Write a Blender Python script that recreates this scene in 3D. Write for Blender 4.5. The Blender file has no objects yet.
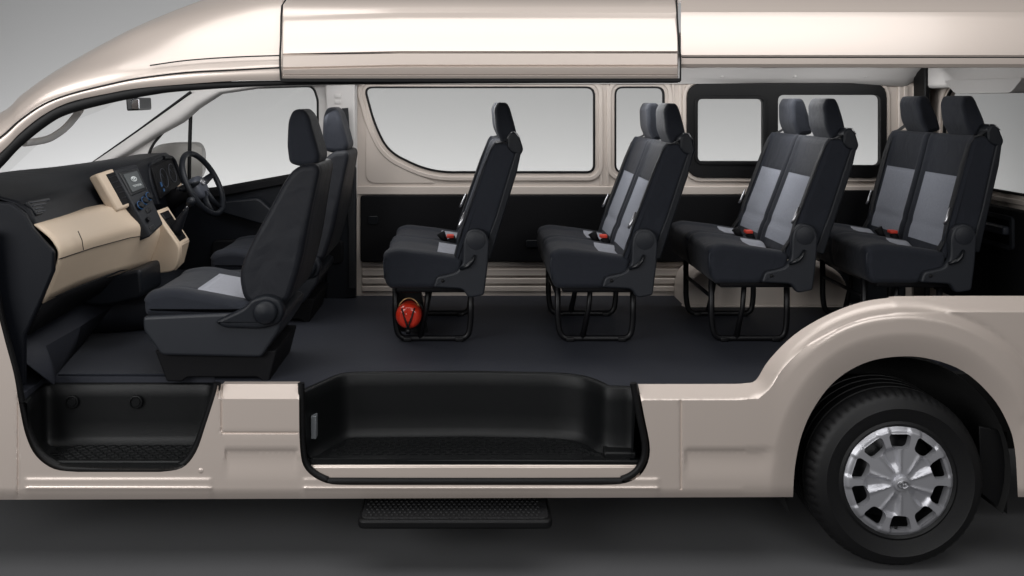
import bpy, math, random
from mathutils import Vector, Matrix, geometry
PI = math.pi
random.seed(4)
SC = bpy.context.scene
COL = SC.collection
# ------------------------------------------------------------------ measuring
D, S0, VX, HY, ZC = 3.57, 245.0, 470.0, 100.0, 1.95
def s(Y): return S0*D/(D+Y)
def W(px, py, Y):            # a point measured on the photo, at its own real depth Y
    return Vector(((px-VX)/s(Y), Y, ZC-(py-HY)/s(Y)))
def XZ(pts, Y): return [((p[0]-VX)/s(Y), ZC-(p[1]-HY)/s(Y)) for p in pts]
FLOOR = 0.735
GROUND = 0.010
# ------------------------------------------------------------------ materials
def mk(name, col, rough=0.5, metal=0.0, bump=None, coat=0.0, var=0.0, vscale=8.0, spec=0.5, emit=None, sheen=0.0, wave=None, crease=None):
    m = bpy.data.materials.new(name); m.use_nodes = True
    nt = m.node_tree; N = nt.nodes; L = nt.links
    b = N['Principled BSDF']
    b.inputs['Base Color'].default_value = (*col, 1)
    b.inputs['Roughness'].default_value = rough
    b.inputs['Metallic'].default_value = metal
    b.inputs['Coat Weight'].default_value = coat
    b.inputs['Coat Roughness'].default_value = 0.12
    b.inputs['Specular IOR Level'].default_value = spec
    b.inputs['Sheen Weight'].default_value = sheen
    tc = N.new('ShaderNodeTexCoord')
    if var:
        n = N.new('ShaderNodeTexNoise'); n.inputs['Scale'].default_value = vscale; n.inputs['Detail'].default_value = 6
        L.new(tc.outputs['Object'], n.inputs['Vector'])
        r = N.new('ShaderNodeMapRange'); r.inputs['To Min'].default_value = 1-var; r.inputs['To Max'].default_value = 1+var
        L.new(n.outputs['Fac'], r.inputs['Value'])
        mx = N.new('ShaderNodeVectorMath'); mx.operation = 'SCALE'; mx.inputs[0].default_value = col
        L.new(r.outputs['Result'], mx.inputs['Scale']); L.new(mx.outputs['Vector'], b.inputs['Base Color'])
        r2 = N.new('ShaderNodeMapRange'); r2.inputs['To Min'].default_value = max(0.02, rough-var*0.3); r2.inputs['To Max'].default_value = min(1, rough+var*0.3)
        L.new(n.outputs['Fac'], r2.inputs['Value']); L.new(r2.outputs['Result'], b.inputs['Roughness'])
    if bump:
        t = N.new('ShaderNodeTexNoise'); t.inputs['Scale'].default_value = bump[0]; t.inputs['Detail'].default_value = 3
        L.new(tc.outputs['Object'], t.inputs['Vector'])
        bp = N.new('ShaderNodeBump'); bp.inputs['Strength'].default_value = bump[1]; bp.inputs['Distance'].default_value = 0.003
        L.new(t.outputs['Fac'], bp.inputs['Height']); L.new(bp.outputs['Normal'], b.inputs['Normal'])
    if wave:                              # woven cloth: two crossed fine waves
        h = None
        for d in ('X', 'Z'):
            w = N.new('ShaderNodeTexWave'); w.bands_direction = d; w.inputs['Scale'].default_value = wave[0]; w.inputs['Distortion'].default_value = 1.5
            L.new(tc.outputs['Object'], w.inputs['Vector'])
            if h is None: h = w
            else:
                a = N.new('ShaderNodeMath'); a.operation = 'ADD'; L.new(h.outputs['Fac'], a.inputs[0]); L.new(w.outputs['Fac'], a.inputs[1]); h = a
        bp = N.new('ShaderNodeBump'); bp.inputs['Strength'].default_value = wave[1]; bp.inputs['Distance'].default_value = 0.003
        L.new(h.outputs[0], bp.inputs['Height']); L.new(bp.outputs['Normal'], b.inputs['Normal'])
    if crease:                            # broad soft puckers under the fine weave
        t = N.new('ShaderNodeTexNoise'); t.inputs['Scale'].default_value = crease[0]; t.inputs['Detail'].default_value = 2; t.inputs['Distortion'].default_value = 0.6
        L.new(tc.outputs['Object'], t.inputs['Vector'])
        bq = N.new('ShaderNodeBump'); bq.inputs['Strength'].default_value = crease[1]; bq.inputs['Distance'].default_value = 0.02
        L.new(t.outputs['Fac'], bq.inputs['Height'])
        prev = b.inputs['Normal'].links[0].from_node if b.inputs['Normal'].is_linked else None
        if prev: L.new(bq.outputs['Normal'], prev.inputs['Normal'])
        else: L.new(bq.outputs['Normal'], b.inputs['Normal'])
    if emit:
        b.inputs['Emission Color'].default_value = (*emit[0], 1); b.inputs['Emission Strength'].default_value = emit[1]
    return m
def glass_mat(name, tint=(0.89, 0.89, 0.885), refl=0.003):
    m = bpy.data.materials.new(name); m.use_nodes = True
    nt = m.node_tree; nt.nodes.clear()
    o = nt.nodes.new('ShaderNodeOutputMaterial'); t = nt.nodes.new('ShaderNodeBsdfTransparent'); t.inputs[0].default_value = (*tint, 1)
    g = nt.nodes.new('ShaderNodeBsdfGlossy'); g.inputs['Roughness'].default_value = 0.03
    mx = nt.nodes.new('ShaderNodeMixShader'); mx.inputs[0].default_value = refl
    nt.links.new(t.outputs[0], mx.inputs[1]); nt.links.new(g.outputs[0], mx.inputs[2]); nt.links.new(mx.outputs[0], o.inputs[0])
    return m
def tread_mat(name, col, sc):
    m = mk(name, col, 0.32)
    nt = m.node_tree; N = nt.nodes; L = nt.links
    tc = N.new('ShaderNodeTexCoord'); br = N.new('ShaderNodeTexBrick'); br.inputs['Scale'].default_value = sc
    br.inputs['Mortar Size'].default_value = 0.06; br.inputs['Mortar Smooth'].default_value = 0.5
    br.inputs['Color1'].default_value = br.inputs['Color2'].default_value = (1, 1, 1, 1); br.inputs['Mortar'].default_value = (0, 0, 0, 1)
    L.new(tc.outputs['Object'], br.inputs['Vector'])
    bp = N.new('ShaderNodeBump'); bp.inputs['Strength'].default_value = 1.0; bp.inputs['Distance'].default_value = 0.006
    L.new(br.outputs['Color'], bp.inputs['Height']); L.new(bp.outputs['Normal'], N['Principled BSDF'].inputs['Normal'])
    return m
M = dict(
    paint=mk('champagne_paint', (0.63, 0.545, 0.487), 0.34, 0.38, coat=0.5, bump=(900, 0.03)),
    paint_in=mk('inner_paint', (0.60, 0.53, 0.475), 0.42, 0.0, coat=0.2, var=0.06, vscale=3),
    seal=mk('rubber_seal', (0.004, 0.004, 0.0045), 0.5, bump=(300, 0.2), spec=.25),
    fabric=mk('dark_seat_fabric', (0.012, 0.0145, 0.022), 0.62, sheen=0.06, spec=.28, crease=(11, .30), wave=(260, 0.35), var=0.12, vscale=30),
    fabric2=mk('seat_side_fabric', (0.0055, 0.0065, 0.010), 0.52, sheen=0.02, spec=.26, crease=(8, .30), bump=(500, 0.4), var=0.1, vscale=20),
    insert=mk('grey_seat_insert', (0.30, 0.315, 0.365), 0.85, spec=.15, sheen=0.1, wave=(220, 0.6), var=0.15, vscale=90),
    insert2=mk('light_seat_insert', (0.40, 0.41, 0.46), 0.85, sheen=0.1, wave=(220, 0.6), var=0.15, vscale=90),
    plastic=mk('charcoal_plastic', (0.0085, 0.010, 0.0135), 0.42, bump=(700, 0.25), spec=.26),
    piping=mk('seat_piping', (0.03, 0.034, 0.045), 0.5),
    shield=mk('side_shield_plastic', (0.018, 0.020, 0.025), 0.42, bump=(700, 0.25), spec=.35),
    plastic2=mk('black_trim', (0.005, 0.005, 0.006), 0.6, bump=(500, 0.3), spec=.15, var=0.1, vscale=5),
    dash=mk('dashboard_black', (0.006, 0.007, 0.010), 0.45, bump=(600, 0.3), spec=.2),
    gloss=mk('gloss_black', (0.006, 0.007, 0.009), 0.28, spec=.4),
    beige=mk('beige_dashboard', (0.66, 0.53, 0.40), 0.5, bump=(600, 0.2), var=0.03),
    metal_black=mk('black_steel', (0.004, 0.004, 0.005), 0.4, spec=.3, bump=(200, 0.15)),
    chrome=mk('bright_steel', (0.5, 0.5, 0.52), 0.32, 1.0),
    liner=mk('grey_headliner', (0.62, 0.60, 0.585), 0.85, bump=(400, 0.2), var=0.03),
    floor=mk('floor_covering', (0.024, 0.026, 0.034), 0.6, spec=.25, bump=(350, 0.35), var=0.18, vscale=60),
    carpet=mk('cab_carpet', (0.017, 0.019, 0.026), 0.9, spec=.1, sheen=0.06, bump=(450, 0.8), var=0.2, vscale=70),
    tray=mk('step_well_plastic', (0.0038, 0.0042, 0.0046), 0.42, bump=(500, 0.3), spec=.26),
    tread=tread_mat('step_tread', (0.005, 0.0055, 0.006), 30),
    board=mk('step_board_rubber', (0.008, 0.008, 0.009), 0.6, bump=(120, 1.0)),
    rubber=mk('tyre_rubber', (0.006, 0.006, 0.0065), 0.55, bump=(200, 0.15), var=0.1, spec=.35),
    alloy=mk('silver_wheel_cover', (0.50, 0.50, 0.53), 0.44, 0.7, coat=0.2, bump=(800, 0.03)),
    steel=mk('dark_wheel_steel', (0.02, 0.02, 0.022), 0.4, 0.5),
    red=mk('red_extinguisher_paint', (0.52, 0.028, 0.012), 0.22, coat=0.6),
    redbtn=mk('red_release_button', (0.65, 0.05, 0.025), 0.4),
    belt=mk('belt_webbing', (0.018, 0.019, 0.022), 0.6, wave=(300, 0.5)),
    screen=mk('screen_glass', (0.05, 0.057, 0.06), 0.4),
    print=mk('pale_screen_print', (0.55, 0.58, 0.58), 0.5, emit=((0.7, 0.75, 0.75), 0.12)),
    blue=mk('blue_dial_light', (0.01, 0.06, 0.16), 0.3, emit=((0.05, 0.3, .8), 0.05)),
    mirror=mk('mirror_glass', (0.62, 0.63, 0.66), 0.05, 1.0),
    white=mk('pale_mirror_shell', (0.62, 0.60, 0.58), 0.35, coat=0.4),
    glass=glass_mat('window_glass'),
    underside=mk('underbody_black', (0.006, 0.006, 0.006), 0.8),
    ground=mk('studio_floor_paint', (0.105, 0.105, 0.108), 0.7, spec=.05, var=0.05, vscale=2),
    wall=mk('studio_wall_paint', (0.55, 0.55, 0.55), 0.9),
)
# ------------------------------------------------------------------ objects
def link(o, parent=None, at_world=True):
    COL.objects.link(o)
    if parent:
        o.parent = parent
    return o
def worldof(p):
    v = Vector((0, 0, 0))
    while p: v += p.location; p = p.parent
    return v
def mesh_obj(name, verts, faces, mat, parent=None, smooth=True, world=True, mi=None, bevel=0, bseg=2, solid=0, subs=0, angle=35, sharp=None):
    """verts in world coordinates (world=True) or in the parent's local coordinates"""
    off = worldof(parent) if (parent and world) else Vector((0, 0, 0))
    me = bpy.data.meshes.new(name)
    me.from_pydata([tuple(Vector(v)-off) for v in verts], [], faces)
    mats = mat if isinstance(mat, (list, tuple)) else [mat]
    for m in mats: me.materials.append(m)
    if mi:
        for p, i in zip(me.polygons, mi): p.material_index = i
    me.validate()
    if smooth:
        me.polygons.foreach_set('use_smooth', [True]*len(me.polygons))
        if sharp is not None: me.set_sharp_from_angle(angle=math.radians(sharp))
    me.update()
    o = bpy.data.objects.new(name, me); link(o, parent)
    if solid:
        md = o.modifiers.new('solid', 'SOLIDIFY'); md.thickness = solid; md.offset = 0
    if bevel:
        md = o.modifiers.new('bevel', 'BEVEL'); md.width = bevel; md.segments = bseg; md.limit_method = 'ANGLE'; md.angle_limit = math.radians(angle)
        md.harden_normals = False
    if subs:
        md = o.modifiers.new('sub', 'SUBSURF'); md.levels = md.render_levels = subs
    return o
def empty(name, loc, parent=None):
    o = bpy.data.objects.new(name, None); o.empty_display_size = 0.1
    link(o, parent); o.location = loc
    return o
def joined(lst):
    V, F, I = [], [], []
    for v, f in lst:
        n = len(V); V += list(v); F += [tuple(i+n for i in q) for q in f]
    return V, F
# 2-D helpers
def rnd(pts, r, seg=5):
    """polygon with rounded corners; r a number or a list"""
    n = len(pts); out = []
    for i in range(n):
        p0, p, p1 = Vector(pts[i-1]), Vector(pts[i]), Vector(pts[(i+1) % n])
        ri = r[i] if isinstance(r, (list, tuple)) else r
        a, b = (p0-p), (p1-p)
        la, lb = a.length, b.length
        if ri <= 0 or la < 1e-6 or lb < 1e-6: out.append(tuple(p)); continue
        t = min(ri, la*0.48, lb*0.48)
        A, B = p+a*(t/la), p+b*(t/lb)
        for k in range(seg+1):
            u = k/seg
            q = A*(1-u)**2 + p*2*u*(1-u) + B*u*u
            out.append(tuple(q))
    return out
def resample(pts, n, closed=True):
    P = [Vector(p) for p in pts]
    if closed: P.append(P[0])
    L = [0]
    for a, b in zip(P, P[1:]): L.append(L[-1]+(b-a).length)
    T = L[-1]; out = []; j = 0
    m = n if closed else n-1
    for k in range(n):
        t = T*k/m
        while j < len(L)-2 and L[j+1] < t: j += 1
        d = L[j+1]-L[j]; u = 0 if d < 1e-9 else (t-L[j])/d
        out.append(P[j].lerp(P[j+1], min(1, max(0, u))))
    return out
def area2(p):
    return sum(p[i-1][0]*p[i][1]-p[i][0]*p[i-1][1] for i in range(len(p)))/2
def offset(p, d):
    """move a closed 2-D polygon outward by d"""
    n = len(p); sg = 1 if area2(p) > 0 else -1; out = []
    for i in range(n):
        a = Vector(p[i-1]); b = Vector(p[i]); c = Vector(p[(i+1) % n])
        e1 = (b-a); e2 = (c-b)
        if e1.length < 1e-7: e1 = e2
        if e2.length < 1e-7: e2 = e1
        n1 = Vector((e1.y, -e1.x)).normalized(); n2 = Vector((e2.y, -e2.x)).normalized()
        m = (n1+n2)
        m = m.normalized() if m.length > 1e-6 else n1
        k = 1/max(0.5, m.dot(n1))
        out.append(tuple(b+m*(sg*d*k)))
    return out
def inside(x, y, poly):
    c = False; j = len(poly)-1
    for i in range(len(poly)):
        xi, yi = poly[i][0], poly[i][1]; xj, yj = poly[j][0], poly[j][1]
        if (yi > y) != (yj > y) and x < (xj-xi)*(y-yi)/(yj-yi)+xi: c = not c
        j = i
    return c
def cdt(outer, holes=(), extra=()):
    V, E = [], []
    for loop in [outer]+list(holes):
        n = len(V); V += [Vector((p[0], p[1])) for p in loop]
        E += [(n+i, n+(i+1) % len(loop)) for i in range(len(loop))]
    V += [Vector((p[0], p[1])) for p in extra]
    ov, oe, of, *_ = geometry.delaunay_2d_cdt(V, E, [], 0, 1e-6)
    F = []
    for f in of:
        cx = sum(ov[i].x for i in f)/len(f); cy = sum(ov[i].y for i in f)/len(f)
        if inside(cx, cy, outer) and not any(inside(cx, cy, h) for h in holes): F.append(tuple(f))
    return ov, F
def plate(name, outer, holes, Y0, Y1, mat, parent, bevel=0.003, axis='Y', **kw):
    """a flat board of real thickness: 2-D outline (x,z) between depths Y0 and Y1; axis X: outline is (y,z); axis Z: (x,y)"""
    ov, F = cdt(outer, holes)
    n = len(ov)
    def pt(a, b, d): return (a, d, b) if axis == 'Y' else ((d, a, b) if axis == 'X' else (a, b, d))
    V = [pt(v.x, v.y, Y0) for v in ov]+[pt(v.x, v.y, Y1) for v in ov]
    cnt = {}
    for f in F:
        for i in range(3):
            a, b = f[i], f[(i+1) % 3]; cnt[(a, b)] = 1
    FF = [tuple(f) for f in F]+[tuple(n+i for i in reversed(f)) for f in F]
    for (a, b) in cnt:
        if (b, a) not in cnt: FF.append((b, a, n+a, n+b))
    o = mesh_obj(name, V, FF, mat, parent, smooth=True, bevel=bevel, sharp=30, **kw)
    import bmesh
    bm = bmesh.new(); bm.from_mesh(o.data); bmesh.ops.recalc_face_normals(bm, faces=bm.faces)
    bmesh.ops.dissolve_limit(bm, angle_limit=0.02, verts=bm.verts, edges=bm.edges)
    bm.to_mesh(o.data); bm.free()
    return o
def box_vf(x0, x1, y0, y1, z0, z1):
    V = [(x, y, z) for x in (x0, x1) for y in (y0, y1) for z in (z0, z1)]
    F = [(0, 1, 3, 2), (4, 6, 7, 5), (0, 4, 5, 1), (2, 3, 7, 6), (0, 2, 6, 4), (1, 5, 7, 3)]
    return V, F
def box(name, x0, x1, y0, y1, z0, z1, mat, parent, bevel=0.004, **kw):
    V, F = box_vf(x0, x1, y0, y1, z0, z1)
    return mesh_obj(name, V, F, mat, parent, bevel=bevel, sharp=30, **kw)
def tube_vf(path, r, n=10, closed=False, flat=1.0):
    P = [Vector(p) for p in path]; V, F = [], []
    m = len(P); up = Vector((0, 1, 0))
    for i in range(m):
        if closed: t = P[(i+1) % m]-P[i-1]
        else: t = P[min(i+1, m-1)]-P[max(i-1, 0)]
        t.normalize()
        a = t.cross(up)
        if a.length < 0.05: a = t.cross(Vector((1, 0, 0)))
        a.normalize(); b = t.cross(a).normalized()
        rr = r[i] if isinstance(r, (list, tuple)) else r
        for k in range(n):
            th = 2*PI*k/n
            V.append(P[i]+a*(rr*math.cos(th))+b*(rr*flat*math.sin(th)))
    for i in range(m if closed else m-1):
        j = (i+1) % m
        for k in range(n):
            F.append((i*n+k, i*n+(k+1) % n, j*n+(k+1) % n, j*n+k))
    if not closed:
        F.append(tuple(reversed(range(n)))); F.append(tuple(range((m-1)*n, m*n)))
    return V, F
def tube(name, path, r, mat, parent, n=10, closed=False, flat=1.0, **kw):
    V, F = tube_vf(path, r, n, closed, flat)
    return mesh_obj(name, V, F, mat, parent, sharp=50, **kw)
def bend(pts, r, seg=5):
    """an open 3-D path with rounded corners"""
    P = [Vector(p) for p in pts]; out = [P[0]]
    for i in range(1, len(P)-1):
        a = P[i-1]-P[i]; b = P[i+1]-P[i]; t = min(r, a.length*0.48, b.length*0.48)
        A = P[i]+a.normalized()*t; B = P[i]+b.normalized()*t
        for k in range(seg+1):
            u = k/seg; out.append(A*(1-u)**2+P[i]*2*u*(1-u)+B*u*u)
    out.append(P[-1]); return out
def lathe_vf(prof, c, axis='Y', n=64, close=False):
    """prof: list of (radius, offset along axis)"""
    V, F = [], []; m = len(prof)
    for (r, a) in prof:
        for k in range(n):
            th = 2*PI*k/n; u, w = r*math.cos(th), r*math.sin(th)
            V.append((c[0]+u, c[1]+a, c[2]+w) if axis == 'Y' else ((c[0]+a, c[1]+u, c[2]+w) if axis == 'X' else (c[0]+u, c[1]+w, c[2]+a)))
    for i in range(m if close else m-1):
        j = (i+1) % m
        for k in range(n): F.append((i*n+k, i*n+(k+1) % n, j*n+(k+1) % n, j*n+k))
    return V, F
def lathe(name, prof, c, mat, parent, axis='Y', n=64, close=False, **kw):
    V, F = lathe_vf(prof, c, axis, n, close)
    return mesh_obj(name, V, F, mat, parent, sharp=40, **kw)
def sweep(name, prof, y0, y1, r, ny, mat, parent, mod=None, mf=None, N=90, ys=None, world=False, sharp=55):
    """upholstered body: a side outline (x,z) carried across the width y0..y1 with rounded ends"""
    if area2(prof) < 0: prof = prof[::-1]
    P = resample(prof, N)
    nr = []
    for i in range(N):
        t = P[(i+1) % N]-P[i-1]; t.normalize(); nr.append(Vector((t.y, -t.x)))
    secs = []
    K = 5
    for k in range(K): a = (PI/2)*k/K; secs.append((y0+r*(1-math.sin(a)) if False else y0+r*(1-math.cos(a)), r*(1-math.sin(a))))
    mids = ys if ys else [y0+r+(y1-y0-2*r)*k/ny for k in range(ny+1)]
    for y in mids: secs.append((y, 0))
    for k in reversed(range(K)): a = (PI/2)*k/K; secs.append((y1-r*(1-math.cos(a)), r*(1-math.sin(a))))
    V, F, I = [], [], []
    for (y, ins) in secs:
        for i in range(N):
            p = P[i]-nr[i]*ins
            d = mod(P[i].x, P[i].y, nr[i].x, nr[i].y, y) if mod else 0
            p = p+nr[i]*d
            V.append((p.x, y, p.y))
    for j in range(len(secs)-1):
        for i in range(N):
            i2 = (i+1) % N
            F.append((j*N+i, j*N+i2, (j+1)*N+i2, (j+1)*N+i))
            if mf:
                c = (P[i]+P[i2])/2; nn = (nr[i]+nr[i2])/2
                I.append(mf(c.x, c.y, (secs[j][0]+secs[j+1][0])/2, nn.x, nn.y))
            else: I.append(0)
    F.append(tuple(range(N))); I.append(1 if (mf and isinstance(mat, (list, tuple)) and len(mat) > 1) else 0)
    F.append(tuple(reversed(range((len(secs)-1)*N, len(secs)*N)))); I.append(I[-1])
    return mesh_obj(name, V, F, mat, parent, world=world, mi=I, sharp=sharp)
def grid_vf(rows):
    n = len(rows[0]); V = [p for r in rows for p in r]
    F = [(j*n+i, j*n+i+1, (j+1)*n+i+1, (j+1)*n+i) for j in range(len(rows)-1) for i in range(n-1)]
    return V, F
def cr(pts, n):
    """Catmull-Rom through points, n samples per span (points may be tuples of any length)"""
    out = []; m = len(pts)
    for i in range(m-1):
        p0, p1, p2, p3 = pts[max(i-1, 0)], pts[i], pts[i+1], pts[min(i+2, m-1)]
        for k in range(n):
            t = k/n
            out.append(tuple(0.5*(2*b+(c-a)*t+(2*a-5*b+4*c-d)*t*t+(3*b-3*c+d-a)*t**3) for a, b, c, d in zip(p0, p1, p2, p3)))
    out.append(tuple(pts[-1])); return out
def quadbox(name, c, depth, mat, parent, lift=0.0, bevel=0.002, uv=None):
    """a thin block whose front face has four corners c (TL,TR,BR,BL); depth = vector to the back; uv picks a sub-rectangle"""
    TL, TR, BR, BL = [Vector(p) for p in c]
    def at(u, v): return (TL*(1-u)+TR*u)*(1-v)+(BL*(1-u)+BR*u)*v
    if uv: f = [at(uv[0], uv[1]), at(uv[2], uv[1]), at(uv[2], uv[3]), at(uv[0], uv[3])]
    else: f = [TL, TR, BR, BL]
    nrm = (BL-TL).cross(TR-TL).normalized()
    if nrm.x < 0: nrm = -nrm
    f = [p+nrm*lift for p in f]
    b = [p+Vector(depth) for p in f]
    return mesh_obj(name, f+b, [(3, 2, 1, 0), (4, 5, 6, 7), (0, 1, 5, 4), (1, 2, 6, 5), (2, 3, 7, 6), (3, 0, 4, 7)], mat, parent, bevel=bevel, sharp=30)
def emblem_vf(c, u, v, w, h, r):
    """three interlocking ovals on the plane spanned by u, v"""
    c, u, v = Vector(c), Vector(u), Vector(v); L = []
    def ov(cx, cy, a, b): return [c+u*(cx+a*math.cos(2*PI*k/28))+v*(cy+b*math.sin(2*PI*k/28)) for k in range(28)]
    for (cx, cy, a, b) in ((0, 0, w, h), (0, h*0.38, w*0.62, h*0.36), (0, 0, w*0.30, h*0.98)):
        L.append(tube_vf(ov(cx, cy, a, b), r, 6, closed=True))
    return joined(L)
# ================================================================== THE SETTING
def structure(o): o['kind'] = 'structure'
g = mesh_obj('studio_floor', [(-14, -9, GROUND), (14, -9, GROUND), (14, 5.2, GROUND), (-14, 5.2, GROUND)], [(0, 1, 2, 3)], M['ground'], smooth=False)
structure(g)
rows = []
prof = [(5.2, GROUND+0.004)]+[(5.2+1.0*math.sin(a), GROUND+0.004+1.0*(1-math.cos(a))) for a in [PI/2*k/10 for k in range(1, 11)]]+[(6.2, 9)]
for x in (-14, 14): rows.append([(x, y, z) for y, z in prof])
V, F = grid_vf(rows)
bd = mesh_obj('studio_backdrop', V, F, M['wall'], smooth=True); structure(bd)
# ================================================================== THE VAN
van = empty('passenger_van', (0, 0.95, GROUND))
van['label'] = 'champagne beige high-roof passenger van, its side cut away to show four rows of seats'
van['category'] = 'van'
# ---- lower body side: one pressed panel with relief
arch = cr([(793, 497), (795, 466), (802, 434), (815, 406), (835, 381), (862, 364), (892, 357), (926, 358), (963, 371), (992, 397), (1008, 424), (1015, 450), (1018, 497)], 5)
top = cr([(735, 383.9), (745, 383.2), (756, 380), (769, 360), (794, 335), (825, 316), (858, 303), (887, 298), (919, 296), (1180, 296)], 4)
body = [(-80, 500), (-80, 230), (-12, 230), (-7, 292)] + cr([(-1, 318), (6, 345), (14, 375), (20, 410), (26, 436), (36, 456), (54, 469), (78, 472)], 4) \
    + cr([(160, 472), (182, 468), (196, 452), (206, 424), (215, 396), (218, 384)], 4) + [(299, 384)] \
    + cr([(299, 400), (300, 448), (306, 470), (326, 483), (350, 485)], 4) + cr([(600, 485), (626, 483), (643, 472), (650, 450), (644, 415), (638, 384)], 4) \
    + [(700, 384)] + top + [(1180, 497)] + arch[::-1]
def sm(t): t = max(0, min(1, t)); return t*t*(3-2*t)
def dist(p, path):
    best = 1e9
    for a, b in zip(path, path[1:]):
        ax, ay = a[0], a[1]; dx, dy = b[0]-ax, b[1]-ay; l = dx*dx+dy*dy
        t = 0 if l == 0 else max(0, min(1, ((p[0]-ax)*dx+(p[1]-ay)*dy)/l))
        d = math.hypot(p[0]-ax-t*dx, p[1]-ay-t*dy)
        if d < best: best = d
    return best
topline = [(600, 384), (680, 384)]+top
def relief(x, y):
    Yv = 0.0
    inm = sm((x-684)/3)*sm((782-x)/22)+sm((x-224)/3)*sm((299-x)/3)
    Yv += (0.009*sm((y-448)/3.5)-0.009*sm((y-456)/26))*inm                         # belt crease low on the body
    if y > 488: Yv += 0.0009*(y-488)**1.7*0.4                 # rocker tucks under
    if x < 690:
        inx = sm((x-22)/5)*sm((214-x)/5) if x < 250 else sm((x-300)/6)*sm((662-x)/6)
        Yv -= 0.0045*sm((y-477)/3)*sm((491-y)/3)*inx + 0.005*sm((y-486)/2.5)*inx
    # groove of shut lines
    def gro(v, c, w=1.0): return 0.006*math.exp(-((v-c)/w)**2)
    if y > 340: Yv += gro(x, 18)
    if 400 < y < 490: Yv += gro(x, 681)
    if 222 < x < 299: Yv += gro(y, 433) 
    if 384 <= y < 433: Yv += gro(x, 221.5)
    if x > 1016: Yv += gro(y, 424)
    # top cut slopes inward
    if 218 <= x <= 299: Yv += 0.055*max(0, 1-(y-384)/15.0)
    if 620 <= x:
        d = dist((x, y), topline)
        Yv += 0.062*max(0, 1-d/16.0)
    if x > 690:
        d = dist((x, y), arch)
        up_ = sm((x-770)/60)*sm((1060-x)/40)                  # the flare stands out over the top of the arch
        Yv -= up_*0.016*sm((47-d)/9)
        Yv += up_*0.004*math.exp(-((d-48.5)/2.2)**2)
        Yv += 0.034*(max(0, 23-d)/23)**1.25
    return Yv
pts = []
for gx in [x*3.0 for x in range(-26, 393)]:
    for gy in [y*3.5 for y in range(66, 143)]:
        if inside(gx, gy, body) and (gx < 625 or (dist((gx, gy), topline) > 25 and (gx < 700 or dist((gx, gy), arch) > 52))): pts.append((gx+0.3*((gy//3.5) % 2), gy))
for xx in (16.8, 18.0, 19.2, 220, 221.5, 223, 679.5, 681, 682.5):
    for k in range(75):
        yy = 342+k*2.05
        if inside(xx, yy, body): pts.append((xx, yy))
for yy in (399, 400, 431.7, 433, 434.3, 448, 450, 452, 455, 458, 478, 479.5, 481, 486, 487, 488, 489, 490, 491, 493):
    for k in range(620):
        xx = -78+k*2.03
        if inside(xx, yy, body) and (xx < 690 or dist((xx, yy), arch) > 52): pts.append((xx, yy))
for poly, ds in ((arch, (2, 5, 8, 11, 14, 17, 20, 23, 25, 27, 30, 32, 34, 36, 38, 40, 42, 44, 45.5, 47, 48.5, 50)), (topline, (1.5, 4, 7, 10, 13, 15.2, 16.4, 19, 22))):
    for d in ds:
        q = poly
        for a, b in zip(q, q[1:]):
            t = Vector((b[0]-a[0], b[1]-a[1]));
            if t.length < 0.1: continue
            nn = Vector((t.y, -t.x)).normalized()*(d if poly is arch else -d)
            st = max(1, int(t.length/3))
            for k in range(st):
                p = (a[0]+t.x*k/st+nn.x, a[1]+t.y*k/st+nn.y)
                if inside(p[0], p[1], body) and abs(dist(p, q)-d) < .4 and (poly is topline or dist(p, topline) > 24): pts.append(p)
# dedupe
seen = {}
for p in pts: seen[(round(p[0]/1.0), round(p[1]/0.8))] = p
b_dense = []
for i in range(len(body)):
    a, b = Vector(body[i][:2]), Vector(body[(i+1) % len(body)][:2]); st = max(1, int((b-a).length/4))
    for k in range(st): b_dense.append(tuple(a.lerp(b, k/st)))
pts = [p for p in seen.values() if True]
ov, F = cdt(b_dense, (), pts)
V = []
for v in ov:
    V.append(tuple(W(v.x, v.y, relief(v.x, v.y))))
# return edge along the outline gives the sheet its thickness
n = len(V)
ed = {}
for f in F:
    for i in range(3): ed[(f[i], f[(i+1) % 3])] = 1
bm_ = {}
for (a, b) in list(ed):
    if (b, a) not in ed:
        for q in (a, b):
            if q not in bm_: bm_[q] = len(V); V.append(tuple(W(ov[q].x, ov[q].y, V[q][1]+.04)))
        F.append((b, a, bm_[a], bm_[b]))
mesh_obj('body_side', V, F, M['paint'], van, sharp=30)
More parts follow.
